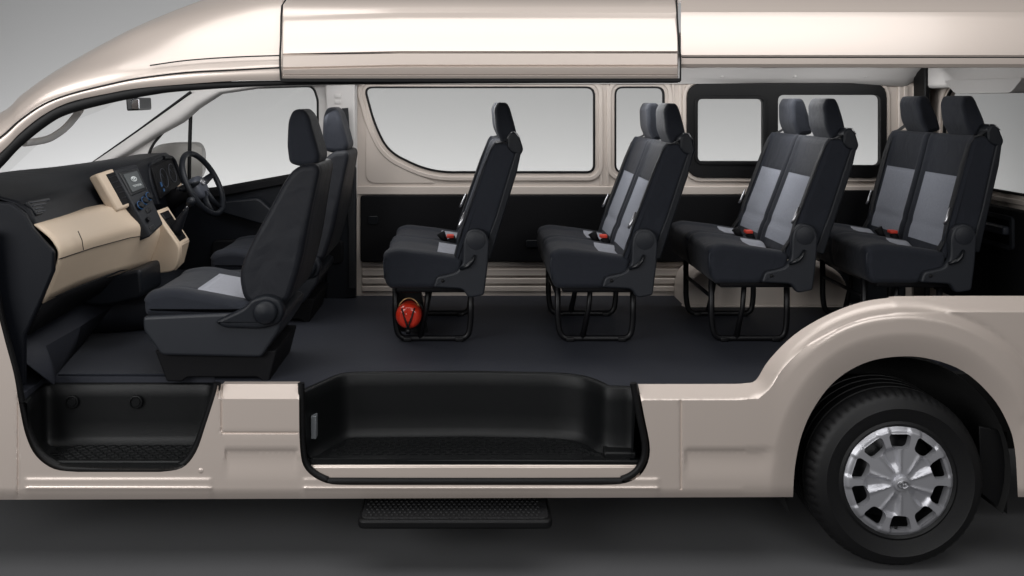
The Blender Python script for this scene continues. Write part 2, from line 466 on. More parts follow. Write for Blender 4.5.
# cut faces behind the top edges
# ---- upper body: roof side, roof and front pillar lofted from measured lines
st = {  # station px : rows of (py, Y)
 -150: [(282, .014), (275, .008), (268, .006), (256, .01), (250, .015), (240, .03), (232, .06), (222, .12), (214, .20)],
  -70: [(214, .014), (207, .008), (196, .006), (184, .01), (178, .015), (170, .03), (162, .06), (152, .12), (144, .22)],
    0: [(153, .014), (148, .008), (141, .006), (137, .01), (135, .015), (128, .03), (122, .06), (116, .14), (113, .24)],
   20: [(133, .014), (128, .008), (123, .006), (119, .01), (117, .015), (110, .03), (104, .06), (98, .15), (96, .26)],
   43: [(115, .014), (111, .008), (107, .006), (103, .01), (101, .015), (92, .03), (86, .07), (81, .17), (79, .28)],
   70: [(102, .014), (99, .008), (96, .006), (93, .01), (91, .015), (80, .03), (72, .08), (65, .18), (62, .30)],
  110: [(93, .014), (90, .008), (86, .006), (83, .01), (81, .015), (69, .03), (58, .08), (44, .18), (40, .32)],
  140: [(88, .014), (85, .008), (80, .006), (77, .01), (75, .015), (65, .03), (48, .085), (30, .18), (25, .34)],
  186: [(84, .014), (81, .008), (75, .006), (72, .01), (70, .015), (60, .03), (33, .09), (15, .18), (6, .35)],
  232: [(81, .014), (78, .008), (73, .006), (69.5, .01), (67.5, .015), (57, .03), (23, .10), (4, .18), (-9, .37)],
  281: [(80, .014), (77, .008), (72, .006), (67, .01), (65, .015), (55.5, .03), (16, .105), (-3, .18), (-17, .38)],
  400: [(79, .014), (76, .008), (71, .006), (66.5, .01), (64.5, .015), (53, .03), (14, .11), (-5, .18), (-20, .38)],
  560: [(78, .014), (75, .008), (70, .006), (66, .01), (64, .015), (52.5, .03), (14, .11), (-5, .18), (-20, .38)],
  678: [(78, .014), (75, .008), (70, .006), (66, .01), (64, .015), (52.5, .03), (14, .11), (-5, .18), (-20, .38)],
}
def loft_station(px, rows, fold=True):
    pts = []
    for k, (py, Y) in enumerate(rows):
        w = W(px, py, 0)                   # height at the body plane, then moved to its own depth
        X = (px-VX)/S0
        pts.append(Vector((X, Y, ZC-(py-HY)/s(Y))))
    return pts
def roof_rows(tab, n=6):
    keys = sorted(tab); R = []
    tabl = [[v for rc in tab[k] for v in rc]+[k] for k in keys]
    for rr in cr(tabl, n):
        px = rr[-1]; rows = [(rr[2*i], rr[2*i+1]) for i in range((len(rr)-1)//2)]
        p = []
        for (py, Y) in rows:
            # keep the drawn outline: shift X so the point sits at px seen from the front of the body
            p.append(Vector(((px-VX)/s(Y), Y, ZC-(py-HY)/s(Y))))
        R.append(p)
    return R
def densify(p, n=4):
    return [Vector(q) for q in cr([tuple(v) for v in p], n)]
R = roof_rows(st)
Rd = []
for p in R:
    lastv = p[-1]
    q = densify(p[2:], 4)
    zc = lastv.z+0.02; xc = lastv.x-0.02
    q += [Vector((lastv.x, 0.55, lastv.z+0.012)), Vector((lastv.x, 0.95, zc)), Vector((lastv.x, 1.35, lastv.z+0.012))]
    Rd.append([p[0]+Vector((0, 0.02, 0)), p[0], p[1]+Vector((0, .0, 0))]+q)
nn = len(Rd[0])
# split: glass where the windscreen is (front of the header)
V, F = grid_vf(Rd)
HEAD_X = -1.70
roofF, glassF = [], []
for f in F:
    cx = sum(V[i].x for i in f)/4; cy = sum(V[i].y for i in f)/4
    (glassF if (cx < HEAD_X and cy > 0.27) else roofF).append(f)
def part_of(name, V, F, mat, parent, mirror=False, **kw):
    used = sorted({i for f in F for i in f}); mp = {u: k for k, u in enumerate(used)}
    VV = [V[i].copy() for i in used]; FF = [tuple(mp[i] for i in f) for f in F]
    if mirror:
        for v in VV: v.y = 1.9-v.y
        FF = [tuple(reversed(f)) for f in FF]
    return mesh_obj(name, VV, FF, mat, parent, **kw)
part_of('front_roof', V, [f for f in roofF if sum(V[i].x for i in f)/4 < (281-VX)/S0+0.012 or True], M['paint'], van, sharp=28)
part_of('windscreen', V, [f for f in glassF if sum(V[i].x for i in f)/4 > -2.75], M['glass'], van)
# rear roof section, right of the sliding door
rr = {}
for px in (681, 760, 860, 960, 1180):
    rr[px] = [(64, .075), (68, .05), (67.5, .012), (64, .002), (58.5, .0), (57, .008), (55, .004), (30, .045), (20, .075), (17, .082), (12, .088), (9, .105), (-4, .16), (-18, .38)]
R2 = roof_rows(rr, 2)
Rd2 = []
for p in R2:
    q = p[:]
    l = p[-1]; q += [Vector((l.x, 0.55, l.z+0.012)), Vector((l.x, 0.95, l.z+0.02)), Vector((l.x, 1.35, l.z+0.012))]
    Rd2.append(q)
V, F = grid_vf(Rd2)
mesh_obj('rear_roof', V, F, M['paint'], van, sharp=28)
# sliding door header: stands proud of the roof side, with its rail below
hd = [(80.5, .03), (78, -.012), (76, -.018), (75, -.010), (73, -.014), (67.5, -.018), (66, -.008), (64.5, -.016), (54, -.004), (52.5, .004), (51, -.002), (38, .03), (20, .085), (16.5, .088), (13, .090), (8, .11), (-6, .17)]
rows = []
for px in (282.5, 283.5, 300, 400, 520, 640, 677, 678.2):
    e = 0.01 if px in (282.5, 678.2) else 0
    k = 2.5*max(0, (400-px)/118.0)
    rows.append([Vector(((px-VX)/s(Y), Y+e, ZC-(py+ (k if 10 < py < 70 else 0)-HY)/s(Y))) for py, Y in hd])
V, F = grid_vf(rows)
mesh_obj('sliding_door_header', V, F, M['paint'], van, sharp=28, solid=0.004)
# black shut line and rail
tube('door_header_gap', [W(px, py, Y) for px, py, Y in ((300, -6, .155), (287, -2, .15), (282, 6, .12), (281.2, 17, .088), (280.8, 40, .03), (280, 56, .006), (280, 66, -.005), (281, 80, -.003))], 0.0042, M['seal'], van, 8)
tube('door_header_edge', [W(px, py, Y) for px, py, Y in ((676, -6, .155), (677, 12, .09), (678.5, 40, .02), (680.5, 56, -.002), (680.5, 70, -.010), (680.3, 81, -.008))], 0.0036, M['seal'], van, 8)
V, F = box_vf(W(281, 0, 0).x, W(680, 0, 0).x, -.012, .05, W(0, 81.5, 0).z-0.003, W(0, 78.3, 0).z)
mesh_obj('door_rail', V, F, M['seal'], van, bevel=0.003, sharp=30)
# black weather strip round the front door opening
low = [(-80, 232, .03), (-40, 198, .03), (-12, 172, .03), (0, 160, .03), (17, 142, .03), (43, 121, .03), (66, 108.5, .03), (110, 97, .03), (150, 90, .03), (186, 86.5, .03), (282, 83, .03), (400, 81.5, .03), (560, 80.7, .03), (678, 80.5, .03)]
pth = [W(*p) for p in cr(low, 5)]
for nm, pa in (('gutter_line', [(-80, 196), (-40, 165), (0, 137.5), (20, 120), (43, 104.5), (70, 94), (110, 84), (140, 78), (186, 72.5), (232, 70), (280, 67.5)]),
               ('roof_seam', [(150, 65.5), (186, 60.5), (232, 57.2), (280, 55.5)]), ('roof_seam', [(682, 57.5), (1180, 57.5)])):
    tube(nm, [W(x, y, .006 if y < 67 and x < 300 else .004) for x, y in cr(pa, 5)], .0032 if nm == 'gutter_line' else .0028, M['seal'], van, 6)
tube('header_seam', [W(284, 53.4, -.001), W(677, 53.0, -.001)], .0022, M['seal'], van, 6)
tube('header_seam', [W(284, 75.4, -.014), W(677, 75.4, -.014)], .0024, M['seal'], van, 6)
tube('door_seal', pth, [0.026 if p.x < -1.6 else 0.026-0.016*sm((p.x+1.6)/0.9) for p in pth], M['seal'], van, 10, flat=0.5)
# seal in the lower front opening
low = [(-14, 240), (-9, 280), (-2, 318), (5, 346), (13, 376), (20, 410), (27, 436), (38, 455), (56, 467), (80, 469.5), (158, 469.5), (180, 465.5), (193, 450), (203, 424), (212, 396), (215, 384)]
tube('door_seal', [W(x+2.5, y-1.0, .035) for x, y in cr(low, 5)], 0.017, M['seal'], van, 10)
low = [(301, 384), (301.5, 400), (302.5, 447), (308, 468), (327, 480.5), (350, 482), (600, 482), (624, 480), (640, 470), (647, 450), (641, 415), (635, 384)]
low = [(x*0.994+1.9, y) for x, y in low]
tube('door_seal', [W(x, y-1.0, .025) for x, y in cr(low, 5)], 0.014, M['seal'], van, 10)
# ---- sills in the openings
def ledge(name, px0, px1, y_px, Yn, Yf, mat, z2=None):
    a = W(px0, y_px, Yn); b = W(px1, y_px, Yn)
    return box(name, a.x, b.x, Yn, Yf, a.z-0.03, a.z, mat, van, bevel=0.008)
ledge('door_sill', 308, 640, 465, 0.035, 0.12, M['paint'])
box('door_sill', W(308, 0, .03).x, W(640, 0, .03).x, .030, .05, W(0, 484, 0).z, W(0, 466, .03).z-.004, M['paint'], van, bevel=0.004)
plate('door_sill', XZ([(222, 384.5), (298.5, 384.5), (298.5, 400), (222, 400)], .06), [], .058, .10, M['paint'], van, bevel=0.002)
V, F = lathe_vf([(0, -.006), (.008, -.0055), (.0125, -.002), (.014, .004)], W(201, 470.5, .003), 'Y', 24)
mesh_obj('sill_plug', V, F, M['paint'], van, sharp=40, bevel=0.002)
# ---- step wells
def well(name, path, ztread, zfloor, tread_name, parent, lip=0.012):
    P = [Vector((x, y)) for x, y in path]
    P2 = resample([tuple(p) for p in bend2(P, 0.06)], 60, closed=False)
    nrm = []
    for i in range(len(P2)):
        t = P2[min(i+1, len(P2)-1)]-P2[max(i-1, 0)]; t.normalize(); nrm.append(Vector((t.y, -t.x)))  # into the well
    rows = []
    lv = [(-0.03, zfloor+0.0), (-0.022, zfloor+0.010), (-0.004, zfloor+0.010), (0.004, zfloor+0.002), (0.006, zfloor-0.05)]
    lv += [(0.012, ztread+0.10), (0.016, ztread+0.035), (0.026, ztread+0.010), (0.045, ztread)]
    for d, z in lv: rows.append([Vector((p.x+n_.x*d, p.y+n_.y*d, z)) for p, n_ in zip(P2, nrm)])
    V, F = grid_vf(rows)
    o = mesh_obj(name, V, F, M['tray'], parent, sharp=60)
    inn = [(p.x+n_.x*0.03, p.y+n_.y*0.03) for p, n_ in zip(P2, nrm)]
    tr = plate(tread_name, inn, [], ztread-0.02, ztread+0.002, M['tread'], o, bevel=0, axis='Z')
    L = [([v.co.copy() for v in tr.data.vertices], [tuple(p.vertices) for p in tr.data.polygons])]
    off = worldof(o); xs_ = [p[0] for p in inn]; inner = offset(inn, -.022); row = 0
    y = min(p[1] for p in inn)+.02
    while y < max(p[1] for p in inn):
        x = min(xs_)+(.024 if row % 2 else 0)
        while x < max(xs_):
            if inside(x, y, inner) and inside(x+.034, y, inner):
                Vb, Fb = box_vf(x, x+.034, y, y+.010, ztread+.001, ztread+.007)
                Vb = [Vector(v)-off for v in Vb]
                for i_ in (1, 3, 5, 7): Vb[i_].x += .003 if i_ < 4 else -.003
                L.append((Vb, Fb))
            x += .048
        y += .024; row += 1
    Vt, Ft = joined(L); me_ = bpy.data.meshes.new(tread_name); me_.from_pydata([tuple(v) for v in Vt], [], Ft); me_.materials.append(M['tread']); tr.data = me_
    return o
def bend2(P, r):
    return [(v.x, v.y) for v in bend([(p.x, p.y, 0) for p in P], r, 6)]
X = lambda px, Y: (px-VX)/s(Y)
w1 = well('entry_step', [(X(26, .02), .02), (X(42, .24), .25), (X(214, .25), .26), (X(214, .02), .02)], 0.452, 0.70, 'step_tread', van)
w2 = well('entry_step', [(X(303, .04), .04), (X(304, .06), .07), (X(344, .30), .31), (X(470, .32), .325), (X(560, .30), .30), (X(585, .25), .26), (X(601, .16), .17), (X(606, .12), .125), (X(637, .11), .115), (X(637, .04), .04)], 0.466, 0.728, 'step_tread', van)
# raised end of the rear step well
plate('step_end_shelf', [(X(604, .05), .05), (X(603, .12), .135), (X(636, .11), .12), (X(636, .05), .05)], [], .46, .492, M['tray'], w2, bevel=0.008, axis='Z')
for i, px in enumerate((72, 136)):
    V, F = lathe_vf([(0.0, -.004), (0.017, -.004), (0.0195, 0.0), (0.024, 0.0), (0.024, -.005), (0.028, -.004), (0.029, 0.004)], W(px, 402, .236), 'Y', 32)
    mesh_obj('round_cap', V, F, M['tray'], w1, sharp=30)
lamp = box('step_lamp', W(311, 0, .09).x, W(318, 0, .13).x, .085, .125, W(0, 438, .1).z, W(0, 415, .1).z, M['plastic'], w2, bevel=0.003)
lamp.data.materials[0] = mk('step_lamp_lens', (0.16, 0.17, 0.18), 0.3)
plate('step_front_lip', XZ([(303, 458), (640, 460), (640, 466), (303, 465)], .045), [], .04, .07, M['tray'], w2, bevel=0.006)
plate('step_front_lip', XZ([(34, 452), (50, 462), (190, 462), (200, 452), (196, 467), (182, 470), (60, 470), (44, 466)], .03), [], .04, .06, M['tray'], w1, bevel=0.006)
# ---- cabin floor
FX = 1.27
fl = [(X(214, .26), .27), (X(214, .05), .06), (X(303, .05), .06), (X(306, .07), .08), (X(344, .30), .32), (X(470, .32), .335), (X(560, .30), .31), (X(585, .25), .27), (X(601, .16), .18), (X(606, .12), .135), (X(640, .11), .125), (X(640, .07), .065), (FX, .065), (FX+.30, .47), (2.86, .47), (2.86, 1.895), (-2.1, 1.895), (-2.1, .05), (X(24, .05), .05), (X(42, .24), .27)]
plate('cabin_floor', fl, [], FLOOR-0.05, FLOOR, M['floor'], van, bevel=0, axis='Z')
# cab floor mats and toe boards
fy = lambda px, Y, h=.006: Vector(((px-VX)/s(Y), Y, FLOOR+h))
V, F = grid_vf([[fy(58, .28), fy(76, .60), fy(92, .95)], [fy(130, .28), fy(133, .6), fy(136, .95)], [fy(212, .28), fy(206, .6), fy(200, .95)]])
mesh_obj('floor_mat', V, F, M['carpet'], van, smooth=False, solid=0.006)
V, F = grid_vf([[fy(54, .14, .008), Vector((-1.90, .12, .86)), Vector((-2.10, .12, 1.08))], [fy(56, .28, .008), Vector((-1.88, .30, .86)), Vector((-2.09, .3, 1.08))],
                [fy(74, .60, .008), Vector((-1.86, .60, .87)), Vector((-2.06, .6, 1.08))], [fy(90, .95, .008), Vector((-1.86, .98, .88)), Vector((-2.05, 1.0, 1.08))],
                [fy(150, 1.05, .008), Vector((-1.66, 1.25, .83)), Vector((-1.75, 1.6, .95))], [fy(165, 1.4, .008), Vector((-1.60, 1.6, .80)), Vector((-1.70, 1.8, .9))]])
mesh_obj('toe_board', V, F, M['floor'], van, solid=0.006, sharp=25)
# underside and inner wheel housing
box('underbody', -2.2, 1.30, .09, 1.8, .36, .44, M['underside'], van, bevel=0)
box('underbody', 1.30, 2.85, .42, 1.8, .36, .70, M['underside'], van, bevel=0)
WC = Vector(((898.5-VX)/s(.035), 0.05, GROUND+0.370))
V, F = [], []
rows = []
for (r, y) in ((.475, .055), (.478, .10), (.47, .30), (.30, .42), (0.01, .42)):
    rows.append([Vector((WC.x+r*math.cos(a), y, WC.z+0.03+r*math.sin(a))) for a in [PI*(-.12+1.24*k/30) for k in range(31)]])
V, F = grid_vf(rows)
mesh_obj('wheel_arch_liner', V, F, M['underside'], van)
plate('mud_flap', XZ([(985, 430), (1014, 436), (1013.5, 519), (986, 497)], .06), [], .10, .112, M['seal'], van, bevel=0.003)
box('far_sill', -2.2, 2.9, 1.86, 1.92, .20, .70, M['paint'], van, bevel=.01)
# ---- retractable step board below the sill
o = plate('side_step', rnd([(X(357, -.06), -.06), (X(553, -.06), -.06), (X(553, -.06), .26), (X(357, -.06), .26)], .035), [], .225, .262, M['seal'], van, bevel=0.010, axis='Z')
sp_ = plate('step_pad', rnd([(X(361, -.045), -.045), (X(549, -.045), -.045), (X(549, -.045), .25), (X(361, -.045), .25)], .03), [], .255, .266, M['board'], o, bevel=0.002, axis='Z')
off = worldof(o); L = [([v.co.copy() for v in sp_.data.vertices], [tuple(p.vertices) for p in sp_.data.polygons])]
for iy in range(11):
    for ix in range(34):
        x = X(364, -.045)+.021*ix+(.010 if iy % 2 else 0); y = -.030+.024*iy
        if x+.012 < X(547, -.045):
            Vb, Fb = box_vf(x, x+.011, y, y+.012, .2655, .271); L.append(([Vector(v)-off for v in Vb], Fb))
Vt, Ft = joined(L); me_ = bpy.data.meshes.new('step_pad'); me_.from_pydata([tuple(v) for v in Vt], [], Ft); me_.materials.append(M['board']); sp_.data = me_
# ---- wheel
wh = empty('rear_wheel', WC-van.location, van)
c = WC
prof = [(.222, -.012), (.236, -.020), (.246, -.014), (.262, -.020), (.300, -.032), (.304, -.0345), (.308, -.032), (.330, -.026), (.344, -.014), (.352, -.006), (.3575, .006)]
prof += [(.362, .018), (.366, .032)]
for gy in (.050, .100, .150, .200):
    prof += [(.3665, gy), (.358, gy+.002), (.358, gy+.010), (.3665, gy+.012)]
prof += [(.366, .235), (.352, .255), (.30, .27), (.235, .26), (.222, .24)]
V, F = lathe_vf(prof, c, 'Y', 240)
# sipes: nick the shoulder blocks
V = [Vector(v) for v in V]
for i, (r, a) in enumerate(prof):
    if (.350 < r < .3668) and a < .05:
        for k in range(240):
            if k % 4 == 0:
                v = V[i*240+k]; d = Vector((v.x-c.x, 0, v.z-c.z)).normalized(); V[i*240+k] = v-d*0.006
mesh_obj('tyre', V, F, M['rubber'], wh, sharp=38)
lathe('rim', [(.2, .24), (.205, .03), (.222, -.006), (.232, -.014), (.238, -.018), (.240, -.012), (.236, -.006)], c, M['steel'], wh)
lathe('brake_drum', [(0.0, .04), (.10, .04), (.12, .06), (.19, .075), (.2, .12)], c, M['steel'], wh)
Rr = .238
outer = [(Rr*math.cos(2*PI*k/120), Rr*math.sin(2*PI*k/120)) for k in range(120)]
holes = []
for k in range(10):
    a = PI/2+k*PI/5
    def pol(r, da): return (r*math.cos(a+da), r*math.sin(a+da))
    h = [pol(.142, .235), pol(.142, -.235), pol(.202, -.242), pol(.202, .242)]
    hh = []
    for i in range(4):
        p, q = Vector(h[i]), Vector(h[(i+1) % 4])
        for j in range(5): hh.append(tuple(p.lerp(q, j/5)))
    h = rnd([h[0], h[1], h[2], h[3]], .018, 5)
    holes.append(h)
ex = []
for r in [x*.005 for x in range(1, 48)]:
    m_ = max(10, int(2*PI*r/.005))
    for k in range(m_):
        p = (r*math.cos(2*PI*k/m_), r*math.sin(2*PI*k/m_))
        if r < Rr-.003 and not any(inside(p[0], p[1], h) for h in holes): ex.append(p)
ov, F = cdt(outer, holes, ex)
def cap_y(x, z):
    r = math.hypot(x, z); th = math.atan2(z, x)
    y = -.030-.006*sm((.2-r)/.2)
    y += .020*sm((r-.207)/.026)
    # five broad double spokes with a step down between them
    ph = ((th-PI/2+PI/5*.5) % (2*PI/5))/(2*PI/5)
    q = abs(ph-.5)*2
    y += .016*sm((r-.036)/.05)*sm((.44-q)/.22)*sm((.150-r)/.02)
    y -= .004*math.exp(-((q-.50)/.09)**2)*sm((r-.03)/.03)*sm((.20-r)/.03)
    k = ((th-PI/2)/(PI/5)) % 1; kk = abs(k-.5)
    y += .007*sm((r-.190)/.012)*sm((kk-.14)/.1)*sm((.230-r)/.015)
    return y
V = [Vector((c.x+v.x, c.y+cap_y(v.x, v.y), c.z+v.y)) for v in ov]
ed = {(f[i], f[(i+1) % 3]) for f in F for i in range(3)}
nv = {}
for (a, b) in list(ed):
    if (b, a) not in ed:
        for q in (a, b):
            if q not in nv: nv[q] = len(V); V.append(V[q]+Vector((-(V[q].x-c.x)*.0, .028, -(V[q].z-c.z)*.0)))
        F.append((b, a, nv[a], nv[b]))
mesh_obj('wheel_cover', V, F, M['alloy'], wh, sharp=32)
lathe('centre_cap', [(0.0, -.052), (.024, -.051), (.031, -.048), (.034, -.040), (.034, -.02)], c, M['alloy'], wh, n=40)
V, F = emblem_vf(c+Vector((0, -.0525, 0)), (1, 0, 0), (0, 0, 1), .022, .015, .0022)
mesh_obj('emblem', V, F, M['chrome'], wh)
V, F = tube_vf([c+Vector((-.015, -.012, -.205)), c+Vector((-.012, -.022, -.185))], .005, 8)
mesh_obj('valve', V, F, M['seal'], wh)
# ================================================================== FAR SIDE
YW = 1.86
X0 = lambda l: XZ(l, YW)
w1o = rnd([(364, 87), (594.5, 87), (594.5, 172.5), (430, 172.5), (388, 152), (374, 124)], [9, 9, 8, 60, 25, 40], 8)
w1o = X0(w1o)
w2o = X0(rnd([(615, 87), (664, 87), (664, 172.5), (615, 172.5)], 8))
w3o = X0(rnd([(688, 84.5), (884, 84.5), (884, 176), (688, 176)], 14))
sw = plate('side_wall', X0([(356, 50), (936, 50), (936, 300), (356, 300)]), [w1o, w2o, w3o], YW, YW+.035, M['paint_in'], van, bevel=0.004)
# pressed frames round the openings
def ring(name, poly, o1, o2, Ya, Yb, mat, parent, bevel=0.004):
    return plate(name, offset(poly, o2), [offset(poly, o1)], Ya, Yb, mat, parent, bevel=bevel)
def winthing(poly, parent, seal=0.010):
    e = ring('window_frame', poly, .024, .052, YW-.012, YW+.004, M['paint_in'], parent, .005)
    ring('window_seal', poly, -.008, .004, YW-.006, YW+.02, M['seal'], e, .002)
    plate('window_pane', offset(poly, -.004), [], YW+.018, YW+.022, M['glass'], e, bevel=0)
    return e
winthing(w1o, van); winthing(w2o, van)
e = ring('window_frame', w3o, .012, .035, YW-.012, YW+.004, M['paint_in'], van, .005)
h1 = X0(rnd([(697, 99), (762, 99), (762, 161), (697, 161)], 5)); h2 = X0(rnd([(777, 95), (879, 95), (879, 165), (777, 165)], 6))
plate('sliding_window_frame', offset(w3o, .008), [h1, h2], YW-.022, YW+.02, M['seal'], e, .004)
ring('sash_frame', h1, .001, .022, YW-.030, YW-.023, M['seal'], e, .003)
plate('window_pane', offset(h1, .002), [], YW+.0, YW+.004, M['glass'], e, 0)
plate('window_pane', offset(h2, .002), [], YW+.012, YW+.016, M['glass'], e, 0)
# shallow vertical pressings between windows
for a, b in ((599.5, 602.5), (606.5, 609), (672, 674.5), (679, 681.5)):
    plate('pillar_rib', X0(rnd([(a, 84), (b, 84), (b, 186), (a, 186)], 1)), [], YW-.007, YW+.003, M['paint_in'], van, .003)
plate('window_swage', X0(rnd([(366, 105), (368, 105), (378, 140), (402, 168), (436, 183), (372, 183), (366, 178)], 4)), [], YW-.006, YW+.003, M['paint_in'], van, .004)
plate('belt_rail', X0([(357, 186), (936, 186), (936, 194.5), (357, 194.5)]), [], YW-.016, YW+.003, M['paint_in'], van, .006)
# black trim panels
tp = plate('trim_panel', X0(rnd([(361, 195), (930, 195), (930, 261), (361, 261)], 3)), [], YW-.030, YW+.002, M['plastic2'], van, .005)
plate('panel_latch', XZ(rnd([(368, 216), (378, 216), (378, 224), (368, 224)], 2), YW-.03), [], YW-.036, YW-.028, M['gloss'], tp, .002)
plate('panel_latch', XZ(rnd([(526, 240), (538, 240), (538, 247), (526, 247)], 2), YW-.03), [], YW-.040, YW-.028, M['gloss'], tp, .002)
plate('trim_panel', XZ(rnd([(836, 190), (930, 190), (930, 262), (836, 262)], 4), YW-.03), [], YW-.045, YW-.028, M['plastic2'], van, .006)
# lower kick panel with pressed grooves
kp = []
for (a, b) in ((262, 266.5), (268.5, 276), (278, 284), (286, 291.5)):
    kp.append((a, b))
V, F = joined([box_vf(X(362, YW), X(700, YW), YW-.009, YW+.002, W(0, b, YW).z, W(0, a, YW).z) for a, b in kp])
mesh_obj('kick_panel', V, F, M['paint_in'], van, bevel=.006, sharp=30)
# wheel housing on the far side, under the third row
wx0, wx1 = X(684, 1.6), X(848, 1.6)
rows = []
for k in range(25):
    a = PI*k/24; cx = (wx0+wx1)/2; hw = (wx1-wx0)/2
    px_ = cx-hw*math.copysign(abs(math.cos(a))**.55, math.cos(a)); pz = FLOOR+.27*(math.sin(a)**.6)
    rows.append([Vector((px_, YW-.01, pz)), Vector((px_, 1.62, pz)), Vector((cx+(px_-cx)*.985, 1.585, FLOOR+(pz-FLOOR)*.96)), Vector((cx+(px_-cx)*.96, 1.57, FLOOR+(pz-FLOOR)*.90)), Vector((cx+(px_-cx)*.3, 1.565, FLOOR+(pz-FLOOR)*.3)), Vector((cx, 1.565, FLOOR))])
V, F = grid_vf(rows)
wheelbox = mesh_obj('wheel_housing', V, F, M['paint_in'], van, sharp=50)
tube('housing_flange', [(wx0-.01, 1.59, FLOOR+.006), (wx0+.0, 1.56, FLOOR+.006), (wx1, 1.56, FLOOR+.006), (wx1+.01, 1.59, FLOOR+.006)], .008, M['paint_in'], wheelbox, 8)
# hardware boxes low on the wall between rows three and four
hb = box('jack_box', X(838, 1.7), X(905, 1.7), 1.68, YW, FLOOR, FLOOR+.26, M['plastic'], van, bevel=.015)
# headliner edge above the windows
pl = []
for px in (356, 500, 680, 760, 850, 905, 920, 936):
    d = 0 if px < 860 else (4 if px < 910 else -6)
    pl.append([W(px, 56, 1.62), W(px, 66, 1.72), W(px, 77+d*.4, YW-.05), W(px, 84+d-(0 if px < 690 else 1), YW-.022), W(px, 83+d, YW+.01)])
V, F = grid_vf(pl)
hl = mesh_obj('headliner', V, F, M['liner'], van, sharp=60)
for px in (722, 795, 866):
    V, F = lathe_vf([(0, -.006), (.008, -.005), (.010, 0)], W(px, 76, YW-.055), 'Y', 16)
    mesh_obj('trim_clip', V, F, M['liner'], hl)
box('ceiling_panel', -0.85, 2.85, .12, 1.80, 2.22, 2.235, M['liner'], van, bevel=0)
# ---- front far door, pillars
YD = 1.84
D0 = lambda l: XZ(l, YD)
dw = D0(rnd([(146, 166), (150, 147), (166, 128), (190, 107), (214, 94), (244, 87.5), (314, 85.5), (318.5, 100), (319, 172), (296, 174.5), (221, 188), (150, 196)], [3, 10, 30, 20, 20, 20, 8, 3, 3, 3, 3, 3], 5))
pilz = plate('door_frame', D0([(88, 167.5), (140, 131), (190, 94), (200, 60), (357, 60), (357, 200), (340, 215), (120, 215)]), [dw], YD-.01, YD+.03, M['liner'], van, .006)
ring('window_seal', dw, -.010, .002, YD-.014, YD+.01, M['seal'], pilz, .002)
plate('window_pane', offset(dw, -.003), [], YD+.012, YD+.016, M['glass'], pilz, 0)
tube('window_divider', [W(191, 104, YD-.0), W(189.5, 152, YD), W(189, 200, YD)], .012, M['seal'], pilz, 8)
tube('windscreen_seal', [W(x, y, 1.80) for x, y in ((86, 168), (139, 130.5), (191, 92))], .010, M['seal'], pilz, 8)
# padded A-pillar cover with airbag bulge
rows = []
for px, py, w in ((92, 166, 8), (120, 147, 13), (150, 126, 15), (172, 111, 18), (190, 99, 15), (215, 89, 8), (260, 84, 6), (356, 81, 6)):
    k = .72 if px < 200 else 1
    rows.append([W(px-1, py-4, 1.80), W(px+w*.25, py+w*.1, 1.765), W(px+w*.7*k, py+w*.45, 1.775), W(px+w*1.0*k, py+w*.62, 1.83)])
V, F = grid_vf([densify(r, 3) for r in rows])
mesh_obj('pillar_trim', V, F, M['liner'], van)
dp = plate('driver_door', D0([(96, 200), (178, 193), (221, 188.5), (296, 175), (322, 173), (357, 190), (357, 310), (90, 330)]), [], YD-.03, YD-.008, M['dash'], van, .006)
plate('armrest', D0(rnd([(222, 200), (262, 196), (278, 210), (300, 212), (330, 214), (330, 224), (270, 224), (222, 210)], 4)), [], YD-.10, YD-.028, M['plastic'], dp, .012)
plate('window_ledge', D0([(178, 192), (221, 187.5), (296, 174), (322, 172), (322, 180), (296, 182), (222, 196), (178, 200)]), [], YD-.06, YD-.02, M['plastic2'], dp, .008)
plate('door_pocket', D0(rnd([(215, 238), (345, 238), (345, 262), (215, 268)], 6)), [], YD-.08, YD-.028, M['plastic2'], dp, .01)
plate('pillar_trim', D0([(326, 84), (356, 84), (357, 165), (330, 165)]), [], YD-.05, YD-.01, M['liner'], van, .012)
plate('pillar_trim', D0([(330, 166), (357, 166), (357, 296), (326, 300)]), [], YD-.055, YD-.01, M['plastic'], van, .012)
for k in range(5): pass
V, F = joined([box_vf(X(336, YD), X(342, YD), YD-.056, YD-.05, W(0, 94+k*6+4, YD).z, W(0, 94+k*6, YD).z) for k in range(6)])
mesh_obj('belt_height_adjuster', V, F, M['liner'], van, bevel=.002)
tube('seat_belt', [W(345, 108, 1.76), W(349, 170, 1.75), W(352, 230, 1.76), W(352, 288, 1.77)], .020, M['belt'], van, 8, flat=.15)
# exterior door mirror beyond the far window
mp = [(153, 150), (162, 144), (176, 142), (200, 142), (205, 150), (205, 172), (200, 180), (178, 182), (160, 176), (153, 166)]
dm = plate('door_mirror', XZ(rnd(mp, 6), 2.12), [], 2.04, 2.16, M['white'], van, .02, bseg=3)
plate('mirror_lens', XZ(rnd([(190, 147), (202, 146), (203, 176), (190, 178)], 4), 2.04), [], 2.034, 2.045, M['white'], dm, .003)
tube('mirror_arm', [W(190, 182, 2.1), W(185, 196, 1.9)], .02, M['seal'], dm, 8)
